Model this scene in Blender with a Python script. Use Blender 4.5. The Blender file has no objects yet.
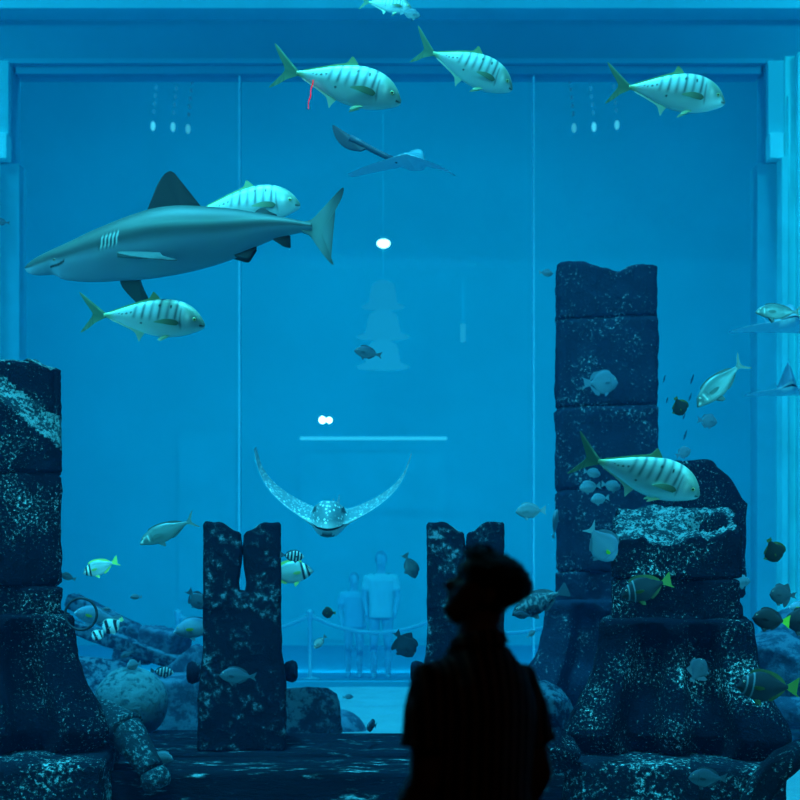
import bpy, bmesh, math, random
from mathutils import Vector, Matrix, noise
random.seed(7)
C = bpy.context.scene.collection
F = 1100.0; HZ = 570.0; CAMZ = 1.68
R = math.radians

def P(px, py, Y):
    """where a thing seen at a picture point stands when it is Y metres away (used once, when laying the place out)"""
    return Vector(((px-400)/F*Y, Y, CAMZ+(HZ-py)/F*Y))

# ------------------------------------------------------------------ basics
def link(name, me, mat=None, parent=None):
    o = bpy.data.objects.new(name, me); C.objects.link(o)
    if mat is not None and me is not None and not me.materials: me.materials.append(mat)
    if parent is not None: o.parent = parent
    return o

def mesh(name, vs, fs, smooth=True):
    me = bpy.data.meshes.new(name); me.from_pydata([tuple(v) for v in vs], [], fs); me.update()
    if smooth:
        me.polygons.foreach_set('use_smooth', [True]*len(me.polygons))
    return me

def fixn(me):
    bm = bmesh.new(); bm.from_mesh(me); bmesh.ops.recalc_face_normals(bm, faces=bm.faces); bm.to_mesh(me); bm.free()
    return me

def tag(o, label, cat, group=None, kind=None):
    o['label'] = label; o['category'] = cat
    if group: o['group'] = group
    if kind: o['kind'] = kind
    return o

def thing(name, label, cat, loc=(0,0,0), group=None):
    o = bpy.data.objects.new(name, None); C.objects.link(o); o.location = loc
    o.empty_display_size = .1
    return tag(o, label, cat, group)

class MB:
    """collects boxes, tubes and lofts into one mesh"""
    def __init__(s): s.v = []; s.f = []
    def box(s, x0, x1, y0, y1, z0, z1):
        n = len(s.v)
        s.v += [(x,y,z) for z in (z0,z1) for y in (y0,y1) for x in (x0,x1)]
        s.f += [tuple(n+i for i in q) for q in ((0,2,3,1),(4,5,7,6),(0,1,5,4),(1,3,7,5),(3,2,6,7),(2,0,4,6))]
        return s
    def rings(s, rings, caps=True):
        n = len(s.v); m = len(rings[0])
        for r in rings: s.v += [tuple(p) for p in r]
        for i in range(len(rings)-1):
            for j in range(m):
                a = n+i*m+j; b = n+i*m+(j+1)%m
                s.f.append((a, b, b+m, a+m))
        if caps:
            for k, i in ((0,0),(len(rings)-1,1)):
                c = Vector((0,0,0))
                for p in rings[k]: c += Vector(p)
                c /= m; ci = len(s.v); s.v.append(tuple(c))
                for j in range(m):
                    a = n+k*m+j; b = n+k*m+(j+1)%m
                    s.f.append((b,a,ci) if i == 0 else (a,b,ci))
        return s
    def tube(s, pts, radii, seg=14, flat=1.0, up=None):
        pts = [Vector(p) for p in pts]
        if not hasattr(radii, '__len__'): radii = [radii]*len(pts)
        rs = []
        prev = None
        for i, p in enumerate(pts):
            t = (pts[min(i+1, len(pts)-1)]-pts[max(i-1,0)]).normalized()
            if prev is None:
                a = Vector(up) if up else (Vector((0,0,1)) if abs(t.z) < .9 else Vector((0,1,0)))
            else: a = prev
            u = (a-t*a.dot(t)).normalized(); w = t.cross(u); prev = u
            rs.append([p+(u*math.cos(q)+w*math.sin(q)*flat)*radii[i] for q in (2*math.pi*k/seg for k in range(seg))])
        return s.rings(rs)
    def ball(s, c, r, n=14, m=10):
        c = Vector(c); r = Vector(r) if hasattr(r,'__len__') else Vector((r,r,r))
        rs = []
        for i in range(1, m):
            a = math.pi*i/m-math.pi/2
            rs.append([(c.x+r.x*math.cos(a)*math.cos(b), c.y+r.y*math.cos(a)*math.sin(b), c.z+r.z*math.sin(a)) for b in (2*math.pi*k/n for k in range(n))])
        return s.rings(rs)
    def build(s, name, mat, parent=None, smooth=False, fix=True):
        me = mesh(name, s.v, s.f, smooth)
        if fix: fixn(me)
        return link(name, me, mat, parent)

def lerp_tab(tab, u):
    if u <= tab[0][0]: return tab[0][1]
    for (a, va), (b, vb) in zip(tab, tab[1:]):
        if u <= b:
            t = (u-a)/(b-a)
            return va+(vb-va)*t
    return tab[-1][1]

def smooth_tab(tab, u):
    """monotone-ish cubic through a table"""
    n = len(tab)
    if u <= tab[0][0]: return tab[0][1]
    if u >= tab[-1][0]: return tab[-1][1]
    for i in range(n-1):
        if u <= tab[i+1][0]: break
    x0, y0 = tab[i]; x1, y1 = tab[i+1]; h = x1-x0
    def slope(k):
        if k == 0: return (tab[1][1]-tab[0][1])/(tab[1][0]-tab[0][0])
        if k == n-1: return (tab[-1][1]-tab[-2][1])/(tab[-1][0]-tab[-2][0])
        return (tab[k+1][1]-tab[k-1][1])/(tab[k+1][0]-tab[k-1][0])
    m0, m1 = slope(i)*h, slope(i+1)*h; t = (u-x0)/h
    return (2*t**3-3*t*t+1)*y0+(t**3-2*t*t+t)*m0+(-2*t**3+3*t*t)*y1+(t**3-t*t)*m1

def sm(a, b, x):
    t = min(1, max(0, (x-a)/(b-a))) if a != b else float(x > a)
    return t*t*(3-2*t)

# ------------------------------------------------------------------ materials
def new_mat(name):
    m = bpy.data.materials.new(name); m.use_nodes = True
    nt = m.node_tree; b = nt.nodes['Principled BSDF']
    return m, nt, b

def plain(name, col, rough=.6, metal=0, spec=.3, var=.0, scale=5, bump=0, bscale=40):
    m, nt, b = new_mat(name); N = nt.nodes; L = nt.links
    b.inputs['Base Color'].default_value = (*col, 1); b.inputs['Roughness'].default_value = rough
    b.inputs['Metallic'].default_value = metal; b.inputs['Specular IOR Level'].default_value = spec
    tc = N.new('ShaderNodeTexCoord')
    if var:
        no = N.new('ShaderNodeTexNoise'); no.inputs['Scale'].default_value = scale; no.inputs['Detail'].default_value = 4
        L.new(tc.outputs['Object'], no.inputs['Vector'])
        rp = N.new('ShaderNodeValToRGB'); L.new(no.outputs['Fac'], rp.inputs['Fac'])
        rp.color_ramp.elements[0].position = .3; rp.color_ramp.elements[1].position = .7
        rp.color_ramp.elements[0].color = (*[c*(1-var) for c in col], 1); rp.color_ramp.elements[1].color = (*[min(1,c*(1+var)) for c in col], 1)
        L.new(rp.outputs['Color'], b.inputs['Base Color'])
    if bump:
        nb = N.new('ShaderNodeTexNoise'); nb.inputs['Scale'].default_value = bscale; nb.inputs['Detail'].default_value = 5
        L.new(tc.outputs['Object'], nb.inputs['Vector'])
        bu = N.new('ShaderNodeBump'); bu.inputs['Strength'].default_value = bump; bu.inputs['Distance'].default_value = .02
        L.new(nb.outputs['Fac'], bu.inputs['Height']); L.new(bu.outputs['Normal'], b.inputs['Normal'])
    return m

def stone(name, dark, pale, amount=.5, seed=0.0, stretch=(1,1,1), big=3.0, fine=28.0, lo=.56):
    """dark rock with pale crusts (light streaks on the ledge): large blotches decide where, a fine noise breaks them into specks"""
    m, nt, b = new_mat(name); N = nt.nodes; L = nt.links
    tc = N.new('ShaderNodeTexCoord'); mp = N.new('ShaderNodeMapping')
    mp.inputs['Location'].default_value = (seed, seed*.7, seed*1.3); mp.inputs['Scale'].default_value = stretch
    L.new(tc.outputs['Object'], mp.inputs['Vector'])
    a = N.new('ShaderNodeTexNoise'); a.inputs['Scale'].default_value = big; a.inputs['Detail'].default_value = 3
    f = N.new('ShaderNodeTexNoise'); f.inputs['Scale'].default_value = fine; f.inputs['Detail'].default_value = 6; f.inputs['Roughness'].default_value = .7
    for n in (a, f): L.new(mp.outputs['Vector'], n.inputs['Vector'])
    ma = N.new('ShaderNodeMath'); ma.operation = 'MULTIPLY_ADD'; ma.inputs[1].default_value = .45; L.new(a.outputs['Fac'], ma.inputs[0]); L.new(f.outputs['Fac'], ma.inputs[2])
    rp = N.new('ShaderNodeValToRGB'); L.new(ma.outputs[0], rp.inputs['Fac'])
    e = rp.color_ramp.elements
    mid = [d+(p-d)*.14 for d, p in zip(dark, pale)]
    e[0].position = lo+.08; e[0].color = (*dark, 1)
    e[1].position = min(.995, lo+.26-.06*amount); e[1].color = (*pale, 1)
    k = rp.color_ramp.elements.new(min(.97, lo+.17-.06*amount)); k.color = (*mid, 1)
    L.new(rp.outputs['Color'], b.inputs['Base Color'])
    b.inputs['Roughness'].default_value = .9; b.inputs['Specular IOR Level'].default_value = .05
    bu = N.new('ShaderNodeBump'); bu.inputs['Strength'].default_value = .8; bu.inputs['Distance'].default_value = .03
    L.new(ma.outputs[0], bu.inputs['Height']); L.new(bu.outputs['Normal'], b.inputs['Normal'])
    return m

def vcol(name, rough=.35, metal=0.0, spec=.5, bump=.0, bscale=120):
    m, nt, b = new_mat(name); N = nt.nodes; L = nt.links
    at = N.new('ShaderNodeAttribute'); at.attribute_name = 'Col'
    tc = N.new('ShaderNodeTexCoord'); no = N.new('ShaderNodeTexNoise'); no.inputs['Scale'].default_value = 18; no.inputs['Detail'].default_value = 4
    L.new(tc.outputs['Object'], no.inputs['Vector'])
    mx = N.new('ShaderNodeMix'); mx.data_type = 'RGBA'; mx.blend_type = 'MULTIPLY'; mx.inputs[0].default_value = .15
    L.new(at.outputs['Color'], mx.inputs[6]); L.new(no.outputs['Color'], mx.inputs[7])
    hs = N.new('ShaderNodeHueSaturation'); hs.inputs['Saturation'].default_value = 1.0; hs.inputs['Value'].default_value = 1.15
    L.new(mx.outputs[2], hs.inputs['Color']); L.new(hs.outputs['Color'], b.inputs['Base Color'])
    b.inputs['Roughness'].default_value = rough; b.inputs['Metallic'].default_value = metal; b.inputs['Specular IOR Level'].default_value = spec
    if bump:
        bu = N.new('ShaderNodeBump'); bu.inputs['Strength'].default_value = bump; bu.inputs['Distance'].default_value = .004
        nb = N.new('ShaderNodeTexNoise'); nb.inputs['Scale'].default_value = bscale
        L.new(tc.outputs['Object'], nb.inputs['Vector']); L.new(nb.outputs['Fac'], bu.inputs['Height']); L.new(bu.outputs['Normal'], b.inputs['Normal'])
    return m

def emit(name, col, st):
    m = bpy.data.materials.new(name); m.use_nodes = True; nt = m.node_tree; nt.nodes.clear()
    e = nt.nodes.new('ShaderNodeEmission'); o = nt.nodes.new('ShaderNodeOutputMaterial')
    e.inputs['Color'].default_value = (*col, 1); e.inputs['Strength'].default_value = st
    nt.links.new(e.outputs[0], o.inputs['Surface']); return m

def acrylic(name, tint=(1,1,1)):
    m = bpy.data.materials.new(name); m.use_nodes = True; nt = m.node_tree; nt.nodes.clear()
    t = nt.nodes.new('ShaderNodeBsdfTransparent'); t.inputs['Color'].default_value = (*tint, 1)
    g = nt.nodes.new('ShaderNodeBsdfGlossy'); g.inputs['Roughness'].default_value = .02
    f = nt.nodes.new('ShaderNodeFresnel'); f.inputs['IOR'].default_value = 1.03
    x = nt.nodes.new('ShaderNodeMixShader'); o = nt.nodes.new('ShaderNodeOutputMaterial')
    nt.links.new(f.outputs[0], x.inputs[0]); nt.links.new(t.outputs[0], x.inputs[1]); nt.links.new(g.outputs[0], x.inputs[2]); nt.links.new(x.outputs[0], o.inputs['Surface'])
    return m

DK = (.002, .005, .011); PL = (.55, .85, .85)
M = dict(
    broken=stone('freshly_broken_stone', (.010,.022,.030), (.17,.29,.30), .9, 7.7, big=9, fine=42, lo=.60),
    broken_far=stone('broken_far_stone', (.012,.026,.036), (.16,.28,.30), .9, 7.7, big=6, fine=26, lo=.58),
    spout=stone('spout_stone', (.010,.025,.034), (.13,.25,.27), .6, 12.4, big=4, fine=34, lo=.66),
    stone_near=stone('encrusted_stone', DK, PL, .3, 1.7, fine=52, lo=.712),
    stone_half=stone('blotched_stone', (.003,.007,.013), (.13,.25,.30), .25, 5.1, big=5, fine=14, lo=.67),
    stone_far=stone('weathered_hazed_stone', (.010,.021,.038), (.30,.46,.50), .4, 9.3, fine=34, lo=.705),  # lightened, with distance haze put into the colour
    stone_slab=stone('slab_stone', (.004,.010,.018), (.42,.66,.66), .5, 3.3, fine=36, lo=.68),
    stone_ledge=stone('ledge_stone', (.003,.007,.012), (.30,.50,.54), .5, 2.3, stretch=(.35,1.4,1.4), fine=14, lo=.725),  # stretched pale patches stand in for streaks of light
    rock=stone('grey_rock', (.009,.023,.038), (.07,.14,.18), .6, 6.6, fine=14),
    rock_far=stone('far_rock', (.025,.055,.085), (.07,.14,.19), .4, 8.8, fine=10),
    ball=stone('ball_stone', (.035,.075,.09), (.11,.21,.23), .6, 4.4, big=2.5, fine=16, lo=.5),
    sand=plain('pale_sand', (.12,.26,.28), .95, var=.12, scale=2.2, bump=.5, bscale=9),
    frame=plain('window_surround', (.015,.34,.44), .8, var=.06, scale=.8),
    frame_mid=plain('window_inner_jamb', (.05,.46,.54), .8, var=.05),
    line=plain('pale_trim_line', (.03,.42,.52), .8),
    frame_pale=plain('window_jamb', (.16,.72,.76), .8, var=.06, scale=1.2),
    bracket=plain('jamb_bracket', (.3,.92,.90), .8, var=.05),
    pilaster=plain('fluted_pilaster', (.2,.88,.86), .8, var=.15, scale=1.4),
    tankwall=plain('tank_wall_paint', (.03,.30,.48), .85, var=.1, scale=.6),
    seam=plain('seam_sealant', (.30,.82,.92), .5),
    hall=plain('dark_hall_paint', (.006,.006,.008), .9, var=.2),
    carpet=plain('dark_carpet', (.008,.008,.010), .95, var=.3, scale=30, bump=.3, bscale=200),
    farwall=plain('far_hall_wall', (.012,.50,.62), .9, var=.05, scale=.5),
    farpanel=plain('far_hall_panel', (.013,.515,.635), .9, var=.04, scale=1.5),
    fish=vcol('silvery_fish_skin', .38, .15, .5, .15),
    darkfish=vcol('matt_fish_skin', .6, 0, .25),
    sharkskin=vcol('shark_skin', .5, 0, .3, .06, 200),
    fin=vcol('fin_membrane', .5, 0, .3),
    eye=vcol('fish_eye', .15, 0, .8),
    brass=plain('stanchion_metal', (.35,.8,.9), .4, .3),
    rope=plain('pale_rope', (.25,.75,.85), .8),
    iron=plain('dark_iron', (.02,.03,.04), .6, .4, var=.3, scale=20),
)

# ------------------------------------------------------------------ stone blocks
def nz3(p, f, s): return noise.noise(Vector((p[0]*f+s, p[1]*f-s*.7, p[2]*f+s*1.9)))

def block(name, parent, mat, cx, cy, z0, z1, hw, hd, top=None, amp=.012, nside=26, nz=18, seed=1.0, inset=None, sup=9, edge=.025, capn=9, bot=None, shift=None, mat2=None, pale=None, paletop=None):
    """squared stone: hw/hd = half width and half depth (numbers or functions of t 0..1), top = height change as function of x,y in -1..1"""
    hwf = hw if callable(hw) else (lambda t: hw)
    hdf = hd if callable(hd) else (lambda t: hd)
    base = []
    for k in range(4):
        for i in range(nside):
            s = -1+2*i/nside
            q = [(s,-1),(1,s),(-s,1),(-1,-s)][k]
            r = (abs(q[0])**sup+abs(q[1])**sup)**(1/sup)
            base.append((q[0]/r, q[1]/r, s if k % 2 == 0 else s, k))
    H = z1-z0; mb = MB()
    def pt(b, t, sc):
        x, y = b[0], b[1]
        e = min(t*H, (1-t)*H)
        rd = edge*(1-math.sqrt(max(0, 1-(1-min(1, e/edge))**2))) if e < edge else 0
        w, d = hwf(t)-rd, hdf(t)-rd
        ix = 0
        if inset: ix = inset(b[2], t, b[3])
        fx, fy = (1, 1-ix) if b[3] % 2 == 0 else (1-ix, 1)
        X, Y = x*w*fx*sc, y*d*fy*sc
        tz = (top(x*sc, y*sc) if top else 0); bz = (bot(x*sc, y*sc) if bot else 0)
        Z = z0+bz+t*(H+tz-bz)
        sx = shift(t) if shift else 0
        p = Vector((cx+X+sx, cy+Y, Z))
        n = Vector((x, y, 0)).normalized() if sc > .98 else Vector((0,0,1 if t > .5 else -.2))
        dsp = amp*(nz3(p, 5, seed)*1.2+nz3(p, 14, seed+3)*.7+nz3(p, 34, seed+7)*.35)
        return p+n*dsp
    rs = []
    for i in range(capn-1, 0, -1): rs.append([pt(b, 0, 1-i/capn) for b in base])
    for i in range(nz+1):
        t = i/nz
        t = t*.7+.3*(.5-.5*math.cos(math.pi*t))
        rs.append([pt(b, t, 1) for b in base])
    for i in range(1, capn): rs.append([pt(b, 1, 1-i/capn) for b in base])
    mb.rings(rs)
    o = mb.build(name, mat, parent, smooth=True)
    if mat2 is not None:
        o.data.materials.append(mat2); m_ = len(base); k0 = capn-1; k1 = capn-1+nz
        for pi, pl_ in enumerate(o.data.polygons):
            vi = min(pl_.vertices); row = vi//m_
            if top and row >= k1:
                c = pl_.center
                pl_.material_index = 1 if paletop is None or paletop((c.x-cx)/hwf(.5), (c.y-cy)/hdf(.5)) else 0
            elif pale and k0 <= row < k1:
                c = pl_.center
                if pale((c.x-cx)/hwf(.5), (c.y-cy)/hdf(.5), (c.z-z0)/H): pl_.material_index = 1
    return o

# ================================================================== THE SETTING
def struct(o): o['kind'] = 'structure'; return o
TOP = 10.6; XL = 7.6; YN = 4.5; YF = 16.0
FX = -.17                         # middle of the far window
# hall
struct(MB().box(-6,6,-4,4.3,-.2,0).build('floor', M['carpet']))
struct(MB().box(-6.2,6.2,-4.2,4.3,6.0,6.2).build('ceiling', M['hall']))
struct(MB().box(-6.2,-6,-4.2,4.3,-.2,6).build('wall_hall_left', M['hall']))
struct(MB().box(6,6.2,-4.2,4.3,-.2,6).build('wall_hall_right', M['hall']))
struct(MB().box(-6,6,-4.2,-4,-.2,6).build('wall_hall_rear', M['hall']))
AX, AZ0, AZ1 = 3.6, .45, 5.4
struct(MB().box(-XL-.3,-AX,4.3,YN,-.3,TOP).box(AX,XL+.3,4.3,YN,-.3,TOP).box(-AX,AX,4.3,YN,-.3,AZ0).box(-AX,AX,4.3,YN,AZ1,TOP).build('wall_front', M['hall']))
w1 = struct(MB().box(-AX,AX,4.42,4.46,AZ0,AZ1).build('window_1', acrylic('front_acrylic')))
# tank
struct(MB().box(-XL-.3,-XL,YN,YF+.4,-.3,TOP).build('wall_left', M['tankwall']))
struct(MB().box(XL,XL+.3,YN,YF+.4,-.3,TOP).build('wall_right', M['tankwall']))
# sand bed
vs = []; fs = []; nx, ny = 90, 80
for j in range(ny+1):
    for i in range(nx+1):
        x = -XL+2*XL*i/nx; y = YN+(YF-YN)*j/ny
        z = .03*noise.noise(Vector((x*.8,y*.8,3)))+.012*math.sin(y*9+2*noise.noise(Vector((x,y,0))))*(1 if 1 else 0)
        vs.append((x,y,z-.02))
for j in range(ny):
    for i in range(nx):
        a = j*(nx+1)+i; fs.append((a,a+1,a+nx+2,a+nx+1))
o = link('seabed', mesh('seabed', vs, fs), M['sand']); struct(o)
# far wall with its window opening
def zx(py, Y=YF): return CAMZ+(HZ-py)/F*Y
def xx(px, Y=YF): return (px-400)/F*Y
WL, WR, WT = xx(12), xx(765), zx(65)
struct(MB().box(-XL,WL,YF,YF+.35,-.3,TOP).box(WR,XL,YF,YF+.35,-.3,TOP).box(WL,WR,YF,YF+.35,WT,TOP).box(WL,WR,YF,YF+.35,-.3,.06).build('wall_back', M['frame']))
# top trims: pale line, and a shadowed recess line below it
struct(MB().box(WL-.1,WR+.1,YF-.06,YF,WT-.0,WT+.07).build('trim_1', M['line']))
struct(MB().box(-XL,XL,YF-.35,YF,zx(8,15.65),zx(8,15.65)+.12).build('trim_2', M['frame_pale']))
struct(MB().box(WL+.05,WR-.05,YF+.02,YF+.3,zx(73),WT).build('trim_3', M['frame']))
# jambs, brackets, pilasters (mirrored about the middle of the window)
n = 4
for sgn in (1,-1):
    def X(px): return FX+sgn*(xx(px)-FX)
    def bx(mb, pa, pb, y0, y1, z0, z1):
        a, b = sorted((X(pa), X(pb))); return mb.box(a,b,y0,y1,z0,z1)
    struct(bx(MB(), 766, 783, YF-.10, YF, zx(138), WT+.02).build('trim_%d' % n, M['frame_pale'])); n += 1
    struct(bx(MB(), 765.5, 779, YF-.20, YF, zx(163), zx(138)).build('trim_%d' % n, M['bracket'])); n += 1
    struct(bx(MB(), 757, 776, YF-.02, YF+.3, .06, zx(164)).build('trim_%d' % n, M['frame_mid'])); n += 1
    mb = MB()
    bx(mb, 776, 782, YF-.25, YF, 0, zx(163)); bx(mb, 784.5, 787, YF-.16, YF, 0, zx(100)); bx(mb, 782, 820, YF-.12, YF, 0, zx(60))
    bx(mb, 792, 796, YF-.25, YF, 0, zx(60)); bx(mb, 800, 806, YF-.25, YF, 0, zx(60))
    struct(mb.build('trim_%d' % n, M['pilaster'])); n += 1
# far panes, three of them, with pale sealed seams between
cuts = [WL, xx(238.5), xx(534.5), WR]
AC = acrylic('far_acrylic', (.93,.97,1))
for i in range(3):
    struct(MB().box(cuts[i]+.012,cuts[i+1]-.012,YF+.10,YF+.16,.06,WT).build('window_%d' % (i+2), AC))
for i in (1,2):
    struct(MB().box(cuts[i]-.012,cuts[i]+.012,YF+.08,YF+.18,.06,WT).build('trim_%d' % n, M['seam'])); n += 1
# far hall
FH = 24.5
struct(MB().box(-9,9,YF+.36,FH+.2,-.2,0).build('floor_far_hall', plain('far_carpet', (.03,.45,.65), .9, var=.1)))
struct(MB().box(-9,9,FH,FH+.2,0,15).build('wall_far_hall', M['farwall']))
struct(MB().box(-9.2,-9,YF+.36,FH+.2,-.2,15).build('wall_far_hall_left', M['farwall']))
struct(MB().box(9,9.2,YF+.36,FH+.2,-.2,15).build('wall_far_hall_right', M['farwall']))
struct(MB().box(-9.2,9.2,YF+.36,FH+.2,15,15.2).build('ceiling_far_hall', M['farwall']))
struct(MB().box(-9,9,YF+.36,YF+.5,TOP,15).build('wall_far_hall_top', M['farwall']))
def farbox(px0, px1, py0, py1, Y, d, name, mat):
    a = P(px0,py1,Y); b = P(px1,py0,Y); return struct(MB().box(a.x,b.x,Y,Y+d,a.z,b.z).build(name, mat))
farbox(178,236,430,600,24.46,.03,'trim_%d' % n, M['farpanel']); n += 1
farbox(300,447,452,640,24.46,.03,'trim_%d' % n, M['farpanel']); n += 1
# water
wm = bpy.data.materials.new('tank_water'); wm.use_nodes = True; nt = wm.node_tree; nt.nodes.clear()
sc_ = nt.nodes.new('ShaderNodeVolumeScatter'); sc_.inputs['Color'].default_value = (.0,.38,1,1); sc_.inputs['Density'].default_value = .0072; sc_.inputs['Anisotropy'].default_value = .0
ab_ = nt.nodes.new('ShaderNodeVolumeAbsorption'); ab_.inputs['Color'].default_value = (.0,.78,1,1); ab_.inputs['Density'].default_value = .05
ad_ = nt.nodes.new('ShaderNodeAddShader'); ou_ = nt.nodes.new('ShaderNodeOutputMaterial')
nt.links.new(sc_.outputs[0], ad_.inputs[0]); nt.links.new(ab_.outputs[0], ad_.inputs[1]); nt.links.new(ad_.outputs[0], ou_.inputs['Volume'])
struct(MB().box(-XL+.01,XL-.01,YN+.01,YF+.06,-.1,TOP-.1).build('water', wm))

# ================================================================== STONE RUINS
def flange(s, t, k):
    """broad feet at the corners, hollow between them, a narrow rib up the middle"""
    a = abs(s)
    hollow = 1-sm(.42, .60, a)
    rib = 1-sm(.10, .17, a)
    d = .30*sm(1.0, .80, t) if t > .8 else .30
    return max(0, hollow*d-rib*.17*hollow)
def flutes(s, t, k): return .045*(math.cos(s*math.pi*3.2) > .3)+.015*math.sin(s*9)

def temple_column(name, label, cx, cy, k, zb, shaft, mat, seed, group):
    brk = M['broken_far'] if mat is M['stone_far'] else M['broken']
    """k = half width of the shaft; zb = foot height; shaft = [(z0, z1, top function)]"""
    t = thing(name, label, 'column', (cx, cy, zb), group); t.rotation_euler = (0,0,-math.atan2(cx, cy))
    def at(o): o.location = (-cx, -cy, -zb); return o
    # foot: flaring base
    zs, zn = shaft['shoulder'], shaft['neck']
    hb = k*1.70
    tabw = [(0,.885),(.12,.99),(.14,1.0),(.20,.985),(.30,.935),(.48,.82),(.66,.745),(.84,.710),(.97,.700),(1,.67)]
    f = lambda u: hb*smooth_tab(tabw, u)
    at(block('base', t, mat, cx, cy, zb, zs, f, f, amp=.016, nside=44, nz=46, seed=seed, inset=flange, sup=14, edge=.02))
    def neckin(s, tt, kk): return .10*(1-sm(.30,.42,abs(s)))*sm(0,.15,tt)-0
    at(block('neck', t, mat, cx, cy, zs-.02, zn, k*1.0, k*1.0, amp=.014, nside=34, nz=16, seed=seed+2, inset=neckin, sup=12))
    zp = zn
    for i, bl in enumerate(shaft['blocks']):
        z0, z1, tf = bl[:3]; ex = bl[3] if len(bl) > 3 else {}
        kw = dict(inset=flutes, nz=22); kw.update(ex)
        at(block('stone_block', t, mat, cx, cy, zp+.004, z1, k*random.uniform(.99,1.03), k*1.0, top=tf, amp=.014, nside=34, seed=seed+5+i*3, sup=10, mat2=brk if tf else None, **kw)); zp = z1
    return t

# heights from the picture for a column centred at distance Yc with half width k (front face at Yc-k)
def Zf(py, Yc, k): return CAMZ+(HZ-py)/F*(Yc-k)
k = .438; Yc = 8.0
def topL(x, y): return -.05*sm(.5,1,x)-.04*sm(.4,1,-y)-.03*nz3((x,y,0),3,2)
def gash(x): return .70-.40*(x-.05)                    # line of the chipped ledge, falling to the right
def insL(s, t, k):
    if k != 0: return flutes(s, t, k)
    return flutes(s, t, k)*.4+.20*sm(gash(s)-.10, gash(s)+.12, t)*sm(-.55,-.1,s)+.02*nz3((s*2,t*2,0),3,1)
def paleL(x, y, t): return y < -.5 and x > -.5 and abs(t-gash(x)-.01-.04*noise.noise(Vector((x*5,t*5,0)))) < .13
zsl = .425
colL = temple_column('ruined_stone_column', 'broken dark stone column with flared foot on left slab, iron hoop beside it', xx(-4,Yc), Yc, k, zsl,
    dict(shoulder=Zf(615,Yc,k), neck=Zf(587,Yc,k), blocks=[(Zf(583,Yc,k),Zf(471,Yc,k),None),(Zf(468,Yc,k)+.01,Zf(351,Yc,k),topL,dict(inset=insL, pale=paleL, nz=44))]), M['stone_near'], 11.0, 'ruined temple columns')
def topR(x, y):       # broken off aslant, tipping toward the glass, with a hollow at the right
    r = math.hypot((x-.52)/.40, (y-.05)/.62)
    return -.26*(1-y)*.5-.34*(1-sm(.6,1,r))+.025*nz3((x,y,0),8,2)+.014*nz3((x,y,0),20,5)-.05*math.exp(-((x+.1)/.25)**2)*sm(.2,1,-y)+.04*sm(.2,1,x)*sm(.4,1,-y)+.03*nz3((x,y,0),3,4)
colR = temple_column('ruined_stone_column', 'short dark stone column with hollow broken top and flared foot on right slab', xx(675,Yc), Yc, k, zsl,
    dict(shoulder=Zf(619,Yc,k), neck=Zf(579,Yc,k), blocks=[(Zf(572,Yc,k),2.16,topR,dict(capn=30, paletop=lambda x, y: math.hypot((x-.52)/.36, (y-.12)/.60)+.25*nz3((x,y,0),4,3) > .85))]), M['stone_near'], 23.0, 'ruined temple columns')  # paletop leaves the hollow dark, its shade put into the material
# tall column behind
k2 = .485; Y2 = 11.0
def topT(x, y): return .07*sm(-.1,-.6,x)-.05*math.exp(-((x-.25)/.2)**2)+.02*nz3((x,y,0),4,1)
colT = temple_column('ruined_stone_column', 'tallest stone column of stacked blocks rising behind the short column', xx(606,Y2), Y2, k2, .36,
    dict(shoulder=Zf(600,Y2,k2), neck=Zf(572,Y2,k2), blocks=[(Zf(569,Y2,k2),Zf(489,Y2,k2),None),(Zf(486,Y2,k2),Zf(405,Y2,k2),None),(Zf(401,Y2,k2),Zf(316,Y2,k2),None),(Zf(312,Y2,k2),Zf(265,Y2,k2),topT)]), M['stone_far'], 37.0, 'ruined temple columns')
# broken shaft between them
Yb = 9.3
t = thing('broken_stone_shaft', 'dark jagged stone shaft peeping out right behind the short hollow column', 'column', (xx(707,Yb), Yb, 0))
def at0(o, t): o.location = (-t.location.x, -t.location.y, -t.location.z); return o
def topB(x, y): return -.10*sm(.1,.5,x)-.22*sm(.4,1,x)+.02*nz3((x,y,0),4,6)
at0(block('stone_block', t, M['stone_near'], xx(697,Yb), Yb, 1.45, CAMZ+(HZ-460)/F*8.95, .335, .33, top=topB, amp=.02, seed=51, mat2=M['broken_far']), t)
at0(block('lower_stone', t, M['stone_near'], xx(697,Yb), Yb, -.05, 1.44, .31, .33, amp=.02, seed=53), t)

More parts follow.
